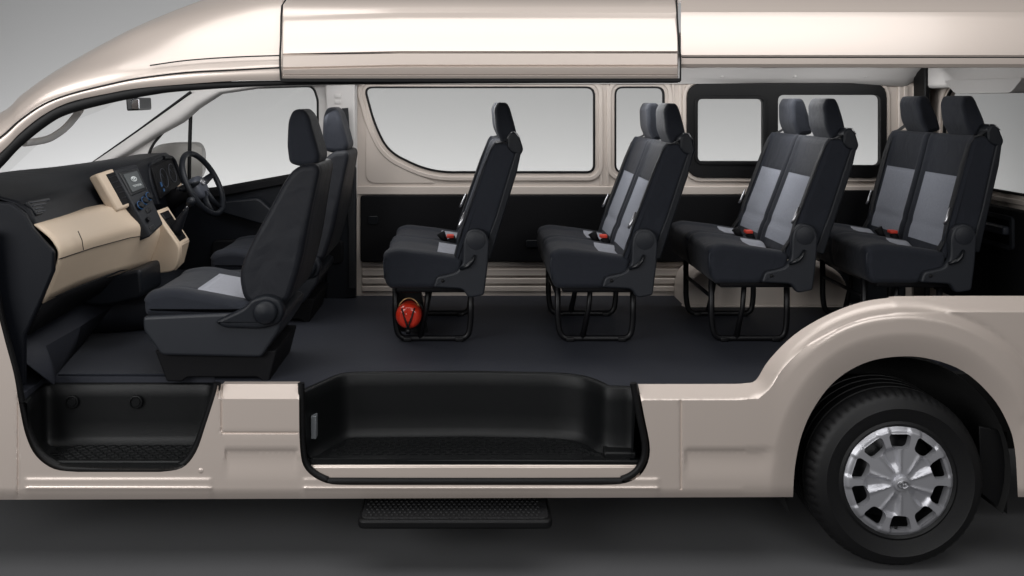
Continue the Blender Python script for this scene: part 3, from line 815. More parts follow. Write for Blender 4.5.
# grab handle on the near pillar, rear-view mirror
M['handle'] = mk('pale_grab_handle', (.8, .79, .78), .5)
gh = bend([W(24, 143, .13), W(34, 142, .19), W(50, 139, .20), W(66, 128, .20), W(76, 116, .19), W(80, 110, .13)], .05, 5)
tube('grab_handle', gh, .0155, M['handle'], van, 12)
rm = tube('rear_view_mirror', [W(120, 92, .95), W(128, 99, .95), W(134, 103, .95)], .008, M['seal'], van, 8)
plate('mirror_housing', XZ(rnd([(127, 98), (139.5, 97.5), (140, 110), (128, 111)], 2), .95), [], .93, 1.12, M['gloss'], rm, .008)
plate('mirror_face', XZ(rnd([(131, 99.5), (139, 99), (139.3, 109), (132, 109.5)], 1.5), .93), [], .926, .94, M['mirror'], rm, .002)
# ---- tailgate
TX = 2.85
yz = lambda l: [(((TX*S0*D/(p[0]-VX))-D), ZC-(p[1]-HY)*TX/(p[0]-VX)) for p in l]
tw = rnd([(.22, 2.03), (1.60, 2.03), (1.685, 1.93), (1.70, 1.46), (.22, 1.46)], [.05, .08, .12, .05, .05], 8)
tg = plate('tailgate', [(.02, GROUND+.5), (1.86, GROUND+.5), (1.86, 2.30), (.02, 2.30)], [tw], TX, TX+.04, M['paint_in'], van, .006, axis='X')
plate('window_seal', offset(tw, .006), [offset(tw, -.008)], TX-.006, TX+.01, M['seal'], tg, .002, axis='X')
plate('window_pane', offset(tw, -.004), [], TX+.02, TX+.024, M['glass'], tg, 0, axis='X')
plate('window_surround', offset(tw, .055), [offset(tw, .025)], TX-.014, TX+.002, M['paint_in'], tg, .006, axis='X')
lower = plate('lower_trim', rnd([(.06, 0.80), (1.76, .80), (1.76, 1.385), (.06, 1.385)], .03), [], TX-.035, TX+.002, M['plastic2'], tg, .01, axis='X')
hr = rnd([(.95, 1.17), (1.27, 1.17), (1.27, 1.345), (.95, 1.345)], .03)
plate('pull_handle_frame', hr, [offset(hr, -.022)], TX-.050, TX-.034, M['shield'], tg, .006, axis='X')
plate('pull_handle', rnd([(.98, 1.245), (1.24, 1.245), (1.24, 1.29), (.98, 1.29)], .015), [], TX-.075, TX-.034, M['piping'], tg, .01, axis='X')
plate('header_trim', rnd([(.05, 2.02), (1.78, 2.02), (1.84, 2.10), (1.84, 2.28), (.05, 2.28)], .03), [], TX-.09, TX-.004, M['liner'], tg, .02, axis='X')
plate('brake_light_housing', rnd([(.80, 1.985), (1.30, 1.985), (1.42, 2.06), (.70, 2.06)], .03), [], TX-.15, TX-.05, M['liner'], tg, .02, axis='X')
# rear corner pillar with its seal
plate('corner_pillar', X0([(897, 84), (936, 84), (936, 196), (897, 196)]), [], YW-.018, YW+.001, M['paint_in'], van, .008)
for a in (902, 911): plate('pillar_rib', X0(rnd([(a, 86), (a+4, 86), (a+6, 190), (a+2, 190)], 1)), [], YW-.028, YW-.016, M['paint_in'], van, .004)
box('tailgate_seal', TX-.11, TX-.075, 1.70, YW-.02, FLOOR, 2.2, M['seal'], van, bevel=.008)
# ================================================================== DASHBOARD
dash = empty('dashboard', (-2.0, 0, 0), van)
box('firewall', -2.6, -2.13, .10, 1.84, .45, 1.50, M['underside'], van, bevel=0)
def rail(cols, n=5, m=4):
    """cols: list over depth; each a list of (px,py,Y)"""
    R = []
    flat = [[v for p in col for v in W(*p)] for col in cols]
    for f in cr(flat, n):
        pts = [Vector(f[3*i:3*i+3]) for i in range(len(f)//3)]
        R.append(pts)
    return R
up = rail([[(-70, 186, .12), (-6, 197, .12), (14, 203, .12), (26, 212, .12), (34, 227, .12), (28, 240, .12)],
           [(-40, 180, .40), (20, 189, .40), (50, 193, .40), (62, 201, .40), (72, 217, .40), (66, 228, .40)],
           [(10, 172, .80), (66, 177, .80), (90, 181, .80), (100, 188, .80), (112, 208, .80), (105, 218, .80)],
           [(50, 168, 1.15), (104, 163, 1.15), (132, 164, 1.15), (140, 171, 1.15), (152, 204, 1.15), (146, 214, 1.15)],
           [(95, 163, 1.62), (138, 155, 1.62), (164, 153.5, 1.62), (170, 158, 1.62), (176, 206, 1.62), (170, 225, 1.62)],
           [(97, 163, 1.80), (140, 156, 1.80), (164, 155, 1.80), (169, 160, 1.80), (174, 208, 1.80), (170, 225, 1.80)]])
V, F = grid_vf(up)
mesh_obj('dash_top', V, F, M['dash'], dash, sharp=40, solid=.008)
be = rail([[(28, 224, .125), (36, 226, .12), (50, 237, .12), (58, 249, .12), (58.5, 258, .12), (55, 270, .12), (42, 303, .12)],
           [(66, 213, .40), (76, 216, .40), (86, 228, .40), (93, 238, .40), (93, 246, .40), (90, 256, .40), (80, 285, .40)],
           [(104, 205, .72), (114, 208, .72), (121, 218, .72), (128, 228, .72), (128, 236, .72), (126, 245, .72), (118, 274, .72)],
           [(118, 206, .86), (128, 209, .86), (136, 217, .86), (145, 224, .86), (147, 232, .86), (146, 242, .86), (136, 268.5, .86)],
           [(140, 214, 1.02), (148, 216, 1.02), (155, 219, 1.02), (159, 223, 1.02), (160, 230, 1.02), (158, 240, 1.02), (148, 267, 1.02)]])
be = [[*r[:1], *densify(r[1:], 3)] for r in be]
V, F = grid_vf(be)
mesh_obj('beige_panel', V, F, M['beige'], dash, sharp=50, solid=.010)
# near end cheek and the dark under-dash
plate('dash_end', XZ([(-40, 195), (14, 203), (27, 213), (35, 228), (56, 251), (56, 270), (42, 303), (27, 334), (27, 384), (-9, 384), (-20, 300)], .11), [], .085, .115, M['dash'], dash, .008)
V, F = grid_vf([[W(42, 301, .13), W(30, 330, .13), W(10, 330, .13)], [W(118, 272, .72), W(104, 296, .72), W(60, 310, .72)], [W(148, 266, 1.02), W(136, 290, 1.02), W(90, 300, 1.02)]])
V, F = grid_vf([[Vector((p.x, p.y, p.z)) for p in r] for r in [[W(44, 300, .13), W(28, 334, .13), W(5, 334, .13)], [W(120, 270, .72), W(100, 292, .72), W(60, 300, .72)], [W(150, 265, 1.0), W(132, 284, 1.0), W(95, 290, 1.0)], [W(175, 240, 1.75), W(160, 256, 1.75), W(120, 262, 1.75)]]])
mesh_obj('under_dash', V, F, M['plastic2'], dash, solid=.01)
cc = plate('footwell_blower', XZ(rnd([(92, 278), (150, 264), (152, 292), (118, 300), (84, 298)], 6), .85), [], .72, 1.0, M['plastic'], dash, .02)
# glove-box shut line and cup recess
tube('glove_box_seam', [W(59.5, 259, .115), W(94, 247.5, .395), W(129.5, 238, .715), W(148, 235, .855)], .0022, M['seal'], dash, 6)
tube('glove_box_seam', [W(78, 231, .27), W(82, 240, .27), W(83.5, 250, .27)], .0020, M['seal'], dash, 6)
quadbox('cup_recess', [W(46, 224, .24), W(64, 219, .38), W(72, 229, .38), W(56, 235, .24)], (-.02, 0, -.03), M['beige'], dash, .004)
tube('glove_box_latch', [W(91, 213, .52), W(97, 211.5, .58), W(100, 216, .58), W(94, 218, .52), W(91, 213, .52)], .0022, M['seal'], dash, 6)
quadbox('latch_slot', [W(98, 211.5, .6), W(101, 210.5, .62), W(103, 215, .62), W(100, 216, .6)], (-.02, 0, 0), M['seal'], dash, .008)
# near vent
vq = [W(22, 205, .16), W(44, 201.5, .34), W(51, 215, .34), W(32, 219, .16)]
av = quadbox('air_vent', vq, (-.03, 0, -.02), M['gloss'], dash, .030, .004)
for k in range(4): quadbox('vent_slat', vq, (-.01, 0, -.006), M['piping'], dash, .034, .001, uv=(.06, .12+k*.22, .94, .20+k*.22))
# centre vents tower
tq = [W(97, 173.5, .70), W(114, 168, .86), W(134, 205, .86), W(118, 211, .70)]
tw_ = quadbox('vent_tower', tq, (-.045, .0, -.02), M['beige'], dash, 0, .012)
quadbox('air_vent', tq, (-.01, 0, -.006), M['plastic2'], dash, .003, .002, uv=(.40, .09, .88, .91))
for k in range(5): quadbox('vent_slat', tq, (-.01, 0, -.006), M['plastic'], dash, .006, .001, uv=(.43, .18+k*.14, .85, .20+k*.14))
sq = [W(113, 169, .84), W(137, 164, 1.02), W(164, 224, .94), W(150, 237, .80)]
cs = quadbox('centre_stack', sq, (-.12, .0, -.05), M['plastic'], dash, 0, .010)
scr = quadbox('touch_screen', sq, (-.01, 0, -.005), M['gloss'], dash, .004, .003, uv=(.12, .07, .92, .42))
quadbox('screen_glass', sq, (-.01, 0, -.005), M['screen'], dash, .008, .001, uv=(.22, .11, .82, .38))
def onq(u, v, lift):
    TL, TR, BR, BL = sq; p = (TL*(1-u)+TR*u)*(1-v)+(BL*(1-u)+BR*u)*v
    nrm = (BL-TL).cross(TR-TL).normalized(); nrm = -nrm if nrm.x < 0 else nrm
    return p+nrm*lift, nrm, (TR-TL).normalized()
p, nrm, uu = onq(.52, .215, .0105); vv = nrm.cross(uu); vv = vv if vv.z > 0 else -vv
V, F = emblem_vf(p, uu, vv, .020, .013, .0018)
mesh_obj('screen_emblem', V, F, M['print'], dash)
def text_mesh(name, body_, size, origin, u, v, mat, parent):
    cu = bpy.data.curves.new('lettering', 'FONT'); cu.body = body_; cu.size = size; cu.align_x = 'CENTER'; cu.extrude = .0005
    to = bpy.data.objects.new('lettering', cu); COL.objects.link(to)
    bpy.context.view_layer.update()
    me = bpy.data.meshes.new_from_object(to.evaluated_get(bpy.context.evaluated_depsgraph_get()))
    u = Vector(u).normalized(); v = Vector(v).normalized(); w = u.cross(v); off = worldof(parent)
    for q in me.vertices: q.co = Vector(origin)-off+u*q.co.x+v*q.co.y+w*q.co.z
    me.materials.clear(); me.materials.append(mat)
    bpy.data.objects.remove(to)
    o = bpy.data.objects.new(name, me); link(o, parent); return o
p2, _, _ = onq(.54, .33, .0095)
text_mesh('screen_lettering', 'TOYOTA', .016, p2, uu, vv, M['print'], dash)
for u in (.24, .52, .80):
    v = .56 - (u-.5)*.10
    p, nrm, uu = onq(u, v, 0)
    V, F = tube_vf([p, p+nrm*.018, p+nrm*.022], [.021, .019, .015], 24)
    kn = mesh_obj('climate_knob', V, F, M['gloss'], dash, sharp=40)
    V, F = tube_vf([p+nrm*.012+uu*(.0215*math.cos(a))+nrm.cross(uu)*(.0215*math.sin(a)) for a in [PI*.1*k for k in range(3, 16)]], .0022, 6)
    mesh_obj('dial_light', V, F, M['blue'], dash)
p, nrm, uu = onq(.30, .80, 0)
V, F = tube_vf([p, p+nrm*.014], .013, 16); mesh_obj('drive_switch', V, F, M['gloss'], dash, sharp=40)
for u, v in ((.55, .70), (.30, .93)):
    quadbox('switch', sq, (-.01, 0, -.005), M['gloss'], dash, .005, .002, uv=(u-.12, v-.03, u+.14, v+.03))
# instrument cluster
iq = [W(150, 166, 1.26), W(170, 158, 1.62), W(180, 184, 1.62), W(160, 200, 1.26)]
ic = quadbox('instrument_cluster', iq, (-.04, 0, -.01), M['plastic2'], dash, .012, .01)
tube('cluster_hood', bend([W(158, 204, 1.24), W(150, 182, 1.22), W(148, 166, 1.26), W(160, 158, 1.45), W(173, 157, 1.64), W(183, 184, 1.66)], .05, 5), .012, M['dash'], dash, 10)
quadbox('gauge_light', iq, (-.003, 0, 0), M['blue'], dash, .016, .0, uv=(.10, .55, .16, .68))
quadbox('gauge_light', iq, (-.003, 0, 0), M['blue'], dash, .016, .0, uv=(.14, .76, .19, .84))
iu = (iq[1]-iq[0]).normalized(); iv = (iq[3]-iq[0]).normalized()
gm = mk('gauge_ring_grey', (.05, .055, .07), .4)
for t_, r_ in ((.30, .055), (.72, .055)):
    cc_ = (iq[0]*(1-t_)+iq[1]*t_)*.52+(iq[3]*(1-t_)+iq[2]*t_)*.48+Vector((.018, 0, .004))
    V, F = tube_vf([cc_+iu*(r_*math.cos(a_))+iv*(r_*math.sin(a_)) for a_ in [2*PI*k/32 for k in range(32)]], .0022, 6, closed=True)
    mesh_obj('gauge_ring', V, F, gm, dash)
    V, F = tube_vf([cc_, cc_-iu*r_*.5-iv*r_*.5], .002, 6); mesh_obj('gauge_needle', V, F, gm, dash)
quadbox('cluster_edge', [W(170, 186, 1.5), W(178, 180, 1.62), W(186, 192, 1.62), W(176, 198, 1.5)], (-.03, 0, -.02), M['beige'], dash, .01, .01)
# console with gear lever
con = plate('centre_console', XZ(rnd([(150, 215), (155, 211), (180, 246), (180, 256), (176, 271), (152, 274), (146, 262)], [4, 3, 4, 6, 8, 4, 4], 5), 1.02), [], 1.01, 1.06, M['beige'], van, .008, bseg=3)
cq = [W(152, 212, 1.03), W(168, 206, 1.24), W(190, 240, 1.24), W(179, 247, 1.03)]
quadbox('console_top', cq, (-.06, 0, -.05), M['beige'], con, 0, .008)
quadbox('console_front', [W(179, 246, 1.03), W(190, 240, 1.24), W(184, 263, 1.24), W(176, 271, 1.03)], (-.10, 0, .02), M['beige'], con, 0, .008)
quadbox('console_tray', cq, (-.02, 0, -.02), M['plastic2'], con, .004, .003, uv=(.20, .10, .84, .90))
quadbox('card_slot', cq, (-.02, 0, -.02), M['gloss'], con, .010, .003, uv=(.30, .14, .74, .30))
V, F = tube_vf([W(172, 236, 1.12), W(177, 227, 1.12), W(184, 214, 1.11), W(187, 208, 1.10)], [.040, .032, .017, .012], 14)
mesh_obj('lever_boot', V, F, M['fabric2'], con)
V, F = tube_vf([W(184, 211, 1.1), W(190, 203, 1.10)], .008, 10); mesh_obj('lever_rod', V, F, M['chrome'], con)
V, F = tube_vf([W(188, 206, 1.10), W(190, 203, 1.10), W(192, 200, 1.10), W(193.5, 198, 1.10)], [.012, .024, .024, .010], 14); mesh_obj('gear_knob', V, F, M['plastic'], con)
# steering wheel
SWC = W(203, 183.5, 1.42)
a = math.radians(27); nrm = Vector((math.cos(a), 0, math.sin(a))); nrm = (nrm+Vector((0, -.12, 0))).normalized()
uy = Vector((0, 1, 0)); uy = (uy-nrm*uy.dot(nrm)).normalized(); uz = nrm.cross(uy); uz = uz if uz.z > 0 else -uz
stw = empty('steering_wheel', SWC-van.location, van)
Rw = .190
V, F = tube_vf([SWC+uy*(Rw*math.cos(2*PI*k/56))+uz*(Rw*math.sin(2*PI*k/56)) for k in range(56)], .0165, 12, closed=True)
mesh_obj('wheel_rim', V, F, M['plastic'], stw)
hubp = [(.062, .03), (.066, -.02), (.05, -.07), (.0, -.085), (-.05, -.07), (-.066, -.02), (-.062, .03), (-.03, .055), (.03, .055)]
hubp = resample(rnd(hubp, .02, 4), 40)
rings = []
for (k, h) in ((1.0, -.035), (1.04, -.01), (1.0, .004), (.9, .013), (.6, .018), (.02, .02)):
    rings.append([SWC-nrm*.02+uy*(p.x*k)+uz*(p.y*k)+nrm*h for p in hubp]+[SWC-nrm*.02+uy*(hubp[0].x*k)+uz*(hubp[0].y*k)+nrm*h])
V, F = grid_vf(rings); mesh_obj('airbag_hub', V, F, mk('grey_hub_plastic', (.05, .055, .07), .5), stw)
L = []
for (ang, w) in ((10, .028), (170, .028), (250, .022), (290, .022)):
    d = uy*math.cos(math.radians(ang))+uz*math.sin(math.radians(ang))
    V, F = tube_vf([SWC-nrm*.018+d*.05, SWC-nrm*.014+d*.12, SWC+d*(Rw-.005)], [w, w*.8, w*.6], 10, flat=.4); L.append((V, F))
for v_, f_ in L: mesh_obj('spoke', v_, f_, M['plastic'], stw)
V, F = emblem_vf(SWC+nrm*.003+uz*.01, uy, uz, .024, .017, .0028); mesh_obj('emblem', V, F, M['chrome'], stw)
V, F = tube_vf([SWC-nrm*.05, SWC-nrm*.16, SWC-nrm*.30], [.045, .05, .06], 16); mesh_obj('steering_column', V, F, M['plastic2'], stw)
V, F = tube_vf([SWC-nrm*.09, SWC-nrm*.09-uy*.10+uz*.02, SWC-nrm*.07-uy*.17+uz*.03], [.009, .009, .013], 10); mesh_obj('stalk', V, F, M['plastic'], stw)
# ================================================================== FRONT SEATS
def front_seat(loc):
    r = empty('front_seat', Vector(loc)-van.location, van)
    # local coordinates: x, z as measured for the near seat at Y = 0.2; y = depth from its near face
    def xz(l): return XZ(l, .20)
    cush = rnd(xz([(142, 303), (148, 294), (172, 290), (210, 297), (268, 308), (268, 317), (144, 317)]), [.02, .03, .06, .06, .01, .01, .02], 6)
    ctr = .27
    def cmod(x, z, nx, nz, y):
        d = 0
        if nz > .3:
            q = abs(y-ctr)
            d += .008*sm((q-.18)/.04)-.005*math.exp(-((q-.180)/.007)**2)
            d -= .005*math.exp(-((x+1.19)/.008)**2)*(q < .14)
        return d
    def cmf(x, z, y, nx, nz):
        if nz > .5 and abs(y-ctr) < .175 and x > -1.20: return 1
        return 0
    ys = sorted({.04+(.50-.04)*k/34 for k in range(35)}|{ctr-.175, ctr+.175})
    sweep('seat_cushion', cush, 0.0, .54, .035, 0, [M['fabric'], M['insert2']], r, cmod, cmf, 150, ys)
    ob = [c_ for c_ in r.children if c_.name.startswith('seat_cushion')][0]
    for p in ob.data.polygons:
        if len(p.vertices) > 4: p.material_index = 0
    back = rnd(xz([(243, 300), (238, 276), (248, 250), (266, 216), (281, 186), (290, 172), (304, 165.5), (314, 165.5), (317, 172), (309, 214), (301, 262), (287, 306), (262, 312)]),
               [.03, .06, .1, .1, .08, .05, .03, .02, .02, .1, .1, .05, .03], 6)
    def bmod(x, z, nx, nz, y):
        q = abs(y-.27); d = 0
        if nx < -.3: d += .018*sm((q-.12)/.05)-.012
        if nx > .3: d -= .006*math.exp(-((q-.19)/.006)**2)
        # shoulders taper towards the top
        t = sm((z-1.38)/.28); d -= .0*t
        return d
    def bmf(x, z, y, nx, nz): return 1 if (nx < -.4 and abs(y-.27) < .13 and 1.25 < z < 1.52) else 0
    ob = sweep('backrest', back, .015, .525, .026, 26, [M['fabric2'], M['insert'], M['fabric']], r, bmod, bmf, 130)
    for p in ob.data.polygons:
        if len(p.vertices) > 4: p.material_index = 0
    for v in ob.data.vertices:      # narrower shoulders
        t = sm((v.co.z-1.34)/.36); v.co.y = .27+(v.co.y-.27)*(1-.20*t)
    hp = rnd([(-.812, 1.665), (-.822, 1.74), (-.818, 1.86), (-.80, 1.905), (-.755, 1.912), (-.725, 1.88), (-.69, 1.76), (-.672, 1.69), (-.69, 1.655), (-.76, 1.65)], .02, 4)
    sweep('headrest', hp, .145, .395, .026, 16, M['fabric'], r, None, None, 90)
    ob = [c_ for c_ in r.children if c_.name.startswith('headrest')][0]
    for v in ob.data.vertices:
        t = sm((v.co.z-1.80)/.11); v.co.y = .27+(v.co.y-.27)*(1-.16*t)
    base = rnd(xz([(143.5, 316), (262, 311), (283, 318), (280, 330), (262, 357), (162, 355), (144, 330)]), .015, 4)
    sweep('seat_base', base, -.012, .50, .014, 4, M['shield'], r, None, None, 110, sharp=40)
    ped = rnd(xz([(153, 352), (276, 352), (268, 383.5), (262, 383.5), (256, 379), (186, 379), (180, 383.5), (165, 383.5)]), .006, 3)
    sweep('pedestal', ped, .02, .46, .008, 4, M['plastic2'], r, None, None, 120, sharp=30)
    # moulded recliner cover with its long tab
    rc = rnd(xz([(216, 320), (246, 306), (254, 297), (268, 293.5), (281, 298), (286, 310), (281, 322), (262, 327), (226, 326)]), .02, 5)
    sweep('recliner_cover', rc, -.038, .02, .014, 2, M['plastic'], r, None, None, 100)
    V, F = lathe_vf([(0, -.062), (.040, -.060), (.050, -.052), (.053, -.04), (.053, -.02)], ((267.5-VX)/s(.2), 0, ZC-(310-HY)/s(.2)), 'Y', 36)
    mesh_obj('recliner_knob', V, F, M['plastic'], r, world=False, sharp=40)
    # posts between headrest and backrest
    for y in (.20, .34):
        V, F = tube_vf([(-.735, y, 1.62), (-.745, y, 1.70)], .007, 8); mesh_obj('headrest_post', V, F, M['chrome'], r, world=False)
    return r
def copy_part(o, parent):
    c_ = o.copy(); COL.objects.link(c_); c_.parent = parent
    for ch in o.children: copy_part(ch, c_)
    return c_
fs = front_seat((0, .20, 0))
fs2 = copy_part(fs, van)
fs2.location = Vector((-.01, 1.20, 0))-van.location
# ================================================================== PASSENGER BENCH SEATS
def rot2(p, c_, a_):
    ca, sa = math.cos(a_), math.sin(a_); x, z = p[0]-c_[0], p[1]-c_[1]
    return (c_[0]+x*ca-z*sa, c_[1]+x*sa+z*ca)
def bench(loc, lean=0.0, raise_=0.0, bs=0.0):
    r = empty('bench_seat', Vector(loc)-van.location, van)
    PV = (.40, .50)
    H = lambda l: [(x, z+raise_) for x, z in l]
    B = lambda l: H([(q[0]+bs, q[1]) for q in [rot2(p, PV, math.radians(lean)) for p in l]])
    ca = math.radians(lean)
    cush = H(rnd([(-.022, .315), (-.036, .39), (-.026, .452), (.03, .470), (.20, .450), (.36, .425), (.36, .30), (.20, .285), (.00, .285)], [.02, .03, .022, .05, .05, .03, .02, .03, .02], 6))
    c1, c2 = .215, .645
    def near(y): return c1 if y < .43 else c2
    def cmod(x, z, nx, nz, y):
        q = abs(y-near(y)); d = 0; up_ = max(0, nz)
        if nz > .25:
            d += up_*(.014*sm((q-.10)/.06)-.020*math.exp(-((y-.43)/.016)**2)-.012*sm((x-.18)/.15)*(q < .11))
            d -= up_*.004*math.exp(-((q-.125)/.007)**2)
        if nx < -.5: d -= .008*math.exp(-((y-.43)/.012)**2)
        return d
    def cmf(x, z, y, nx, nz): return 1 if (nz > .5 and abs(y-near(y)) < .145 and x > .232) else 0
    ys = [.03+.80*k/56 for k in range(57)]
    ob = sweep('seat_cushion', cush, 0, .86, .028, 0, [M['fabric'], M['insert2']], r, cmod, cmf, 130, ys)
    for p in ob.data.polygons:
        if len(p.vertices) > 4: p.material_index = 0
    prof = B(rnd([(.305, .405), (.328, .50), (.396, .68), (.474, .90), (.498, .975), (.515, .998), (.585, .998), (.630, .955), (.60, .86), (.53, .64), (.47, .44), (.40, .40)],
              [.02, .05, .1, .1, .04, .03, .03, .03, .1, .1, .03, .03], 6))
    def mkback(ya, yb):
        c0 = (ya+yb)/2
        def bmod(x, z, nx, nz, y):
            q = abs(y-c0); d = 0
            if nx < -.3:
                d += .016*sm((q-.14)/.05)-.008-.004*math.exp(-((q-.163)/.006)**2)
                zz = z-raise_
                d -= .004*math.exp(-((zz-.80)/.006)**2)*(q < .16)+.004*math.exp(-((zz-.545)/.02)**2)
            return d
        def bmf(x, z, y, nx, nz): return 1 if (nx < -.45 and abs(y-c0) < .158 and .46 < z-raise_ < .805) else 0
        ysb = [ya+.03+(yb-ya-.06)*k/42 for k in range(43)]
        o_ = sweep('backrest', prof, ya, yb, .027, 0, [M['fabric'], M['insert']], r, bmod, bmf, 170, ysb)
        for p in o_.data.polygons:
            if len(p.vertices) > 4: p.material_index = 0
        return o_
    mkback(.010, .424); mkback(.436, .850)
    # hard rear shell per backrest
    sh = B(rnd([(.440, .44), (.515, .64), (.582, .86), (.612, .955), (.640, .952), (.618, .85), (.546, .62), (.488, .43)], .008, 3))
    for ya, yb in ((.004, .428), (.434, .856)): sweep('back_shell', sh, ya, yb, .008, 3, M['plastic'], r, None, None, 100, sharp=40)
    hp = B(rnd([(.546, 1.000), (.520, 1.055), (.512, 1.160), (.530, 1.196), (.574, 1.196), (.590, 1.170), (.617, 1.07), (.630, 1.005), (.60, .995), (.55, .992)], [.012, .05, .014, .012, .012, .014, .05, .014, .012, .012], 5))
    for y0_ in (.092, .528):
        ob = sweep('headrest', hp, y0_, y0_+.232, .020, 10, M['fabric'], r, lambda x, z, nx, nz, y: 0, None, 90)
        cy_ = y0_+.116
        for v in ob.data.vertices:
            t = sm((v.co.z-raise_-1.08)/.10); v.co.y = cy_+(v.co.y-cy_)*(1-.10*t)
        for yy in (y0_+.07, y0_+.16):
            a_, b_ = B([(.57, .97), (.575, 1.02)])
            V, F = tube_vf([(a_[0], yy, a_[1]), (b_[0], yy, b_[1])], .006, 8); mesh_obj('headrest_post', V, F, M['chrome'], r, world=False)
    # belt guide dome on the near shoulder
    gp = B(rnd([(.570, .975), (.572, 1.025), (.594, 1.052), (.618, 1.052), (.632, 1.03), (.652, .965), (.636, .935), (.59, .95)], .012, 4))
    gd = sweep('belt_guide', gp, .004, .098, .012, 3, M['plastic'], r, None, None, 60)
    q1, q2 = B([(.604, 1.054), (.628, 1.022)])
    V, F = tube_vf([(q1[0]-.012, .020, q1[1]-.006), (q1[0]+.010, .012, q1[1]-.006), (q2[0]+.004, .002, q2[1])], [.0025, .0045, .003], 8)
    mesh_obj('guide_slot', V, F, M['chrome'], r, world=False)
    # side shield and recliner hump on the near side
    shield = H(rnd([(.215, .300), (.232, .352), (.330, .372), (.360, .415), (.362, .525), (.380, .570), (.424, .590), (.468, .572), (.488, .525), (.480, .40), (.462, .262), (.385, .248), (.360, .292)],
                 [.01, .015, .03, .02, .03, .03, .03, .03, .03, .05, .012, .02, .02], 5))
    sd = sweep('side_shield', shield, -.034, .004, .010, 2, M['shield'], r, None, None, 130, sharp=45)
    V, F = lathe_vf([(0, -.038), (.040, -.038), (.044, -.036), (.045, -.030), (.045, -.01)], (.424, 0, .528+raise_), 'Y', 32)
    mesh_obj('recliner_hump', V, F, M['shield'], r, world=False, sharp=40)
    V, F = lathe_vf([(0, -.040), (.006, -.040), (.0085, -.034)], (.262, 0, .333+raise_), 'Y', 16)
    mesh_obj('screw_cap', V, F, M['seal'], r, world=False)
    lv = H([(.372, .40), (.392, .455), (.405, .42), (.36, .385)])
    V, F = tube_vf([(.345, -.040, .392+raise_), (.385, -.046, .408+raise_), (.405, -.046, .43+raise_), (.418, -.042, .46+raise_)], [.008, .011, .010, .006], 8)
    mesh_obj('recliner_lever', V, F, M['gloss'], r, world=False)
    # under-seat frame box
    V, F = box_vf(.03, .40, .03, .83, .262+raise_, .302+raise_); mesh_obj('seat_pan', V, F, M['metal_black'], r, world=False, bevel=.008)
    # floor legs: two looped tubes with a raked strut
    for y in (.14, .66):
        path = bend([(.018, y, .30+raise_), (.018, y, .10), (.035, y, .014), (.385, y, .014), (.398, y, .10), (.398, y, .27+raise_)], .07, 6)
        V1 = tube_vf(path, .0155, 10)
        V2 = tube_vf([(.185, y, .29+raise_), (.175, y, .17), (.142, y, .014)], [.014, .013, .016], 8)
        V, F = joined([V1, V2]); mesh_obj('leg_frame', V, F, M['metal_black'], r, world=False)
        for x in (.08, .34):
            V, F = box_vf(x-.02, x+.02, y-.022, y+.022, 0, .022)
            mesh_obj('floor_mount', V, F, M['metal_black'], r, world=False, bevel=.004)
    V, F = tube_vf([(.022, .14, .22), (.022, .66, .22)], .010, 8); mesh_obj('cross_bar', V, F, M['metal_black'], r, world=False)
    # stitched seams
    for y in (.019, .841):
        V, F = tube_vf([(x-.004, y, z) for x, z in B([(.326, .50), (.362, .60), (.397, .69), (.437, .80), (.474, .905), (.497, .965)])], .0028, 6)
        mesh_obj('seam', V, F, M['piping'], r, world=False)
    V, F = tube_vf(bend([(-.024, .007, .335+raise_), (-.030, .010, .440+raise_), (.02, .010, .466+raise_), (.20, .010, .449+raise_), (.33, .010, .430+raise_)], .03), .0028, 6)
    mesh_obj('seam', V, F, M['piping'], r, world=False)
    # belts: strap down each outer front edge, tongue hanging on it
    def strap(y, dy):
        pts = B([(.600, 1.026), (.560, 1.001), (.528, .994), (.503, .962), (.465, .87), (.405, .70), (.365, .585), (.342, .50)])+H([(.33, .42)])
        rows_ = []
        for (x, z) in pts: rows_.append([Vector((x-.014, y, z)), Vector((x-.010, y+dy, z))])
        V, F = grid_vf(rows_); mesh_obj('belt_strap', V, F, M['belt'], r, world=False, solid=.003)
        t1 = B([(.368, .660)])[0]; t2 = B([(.350, .60)])[0]
        V, F = tube_vf([(t1[0]-.004, y, t1[1]), (t2[0]-.010, y-.002, t2[1]), (t2[0]-.022, y-.002, t2[1]-.02)], [.005, .008, .006], 8, flat=.5)
        mesh_obj('belt_tongue', V, F, M['chrome'], r, world=False)
    strap(.012, .040); strap(.852, -.040)
    # silver edge of the strap guide on the near side (webbing end bright where it turns)
    # buckles between the seats
    for (y, x, z, tilt) in ((.405, .292, .474, .35), (.455, .235, .492, -.2)):
        z += raise_
        d = Vector((-.35, 0, 1)).normalized(); side = Vector((0, 1, 0)); f_ = d.cross(side)
        V, F = tube_vf([Vector((x+.045, y, z-.07)), Vector((x+.02, y, z-.035)), Vector((x, y, z))], [.012, .017, .024], 8, flat=.6)
        bk = mesh_obj('belt_buckle', V, F, M['plastic2'], r, world=False)
        if y < .42:
            V, F = box_vf(x-.022, x+.016, y-.022, y+.022, z+.000, z+.016); mesh_obj('release_button', V, F, M['redbtn'], r, world=False, bevel=.003)
    return r
b2 = bench((.424, .70, FLOOR), -1.2, 0.006, .020)
b1 = bench((.424-.818, .70, FLOOR), 0.2, 0.006, .006)
b3 = bench((.424+.775, .70, FLOOR), -1.0, .030, .045)
b4 = bench((.424+1.545, .70, FLOOR), 4.6, .030, .030)
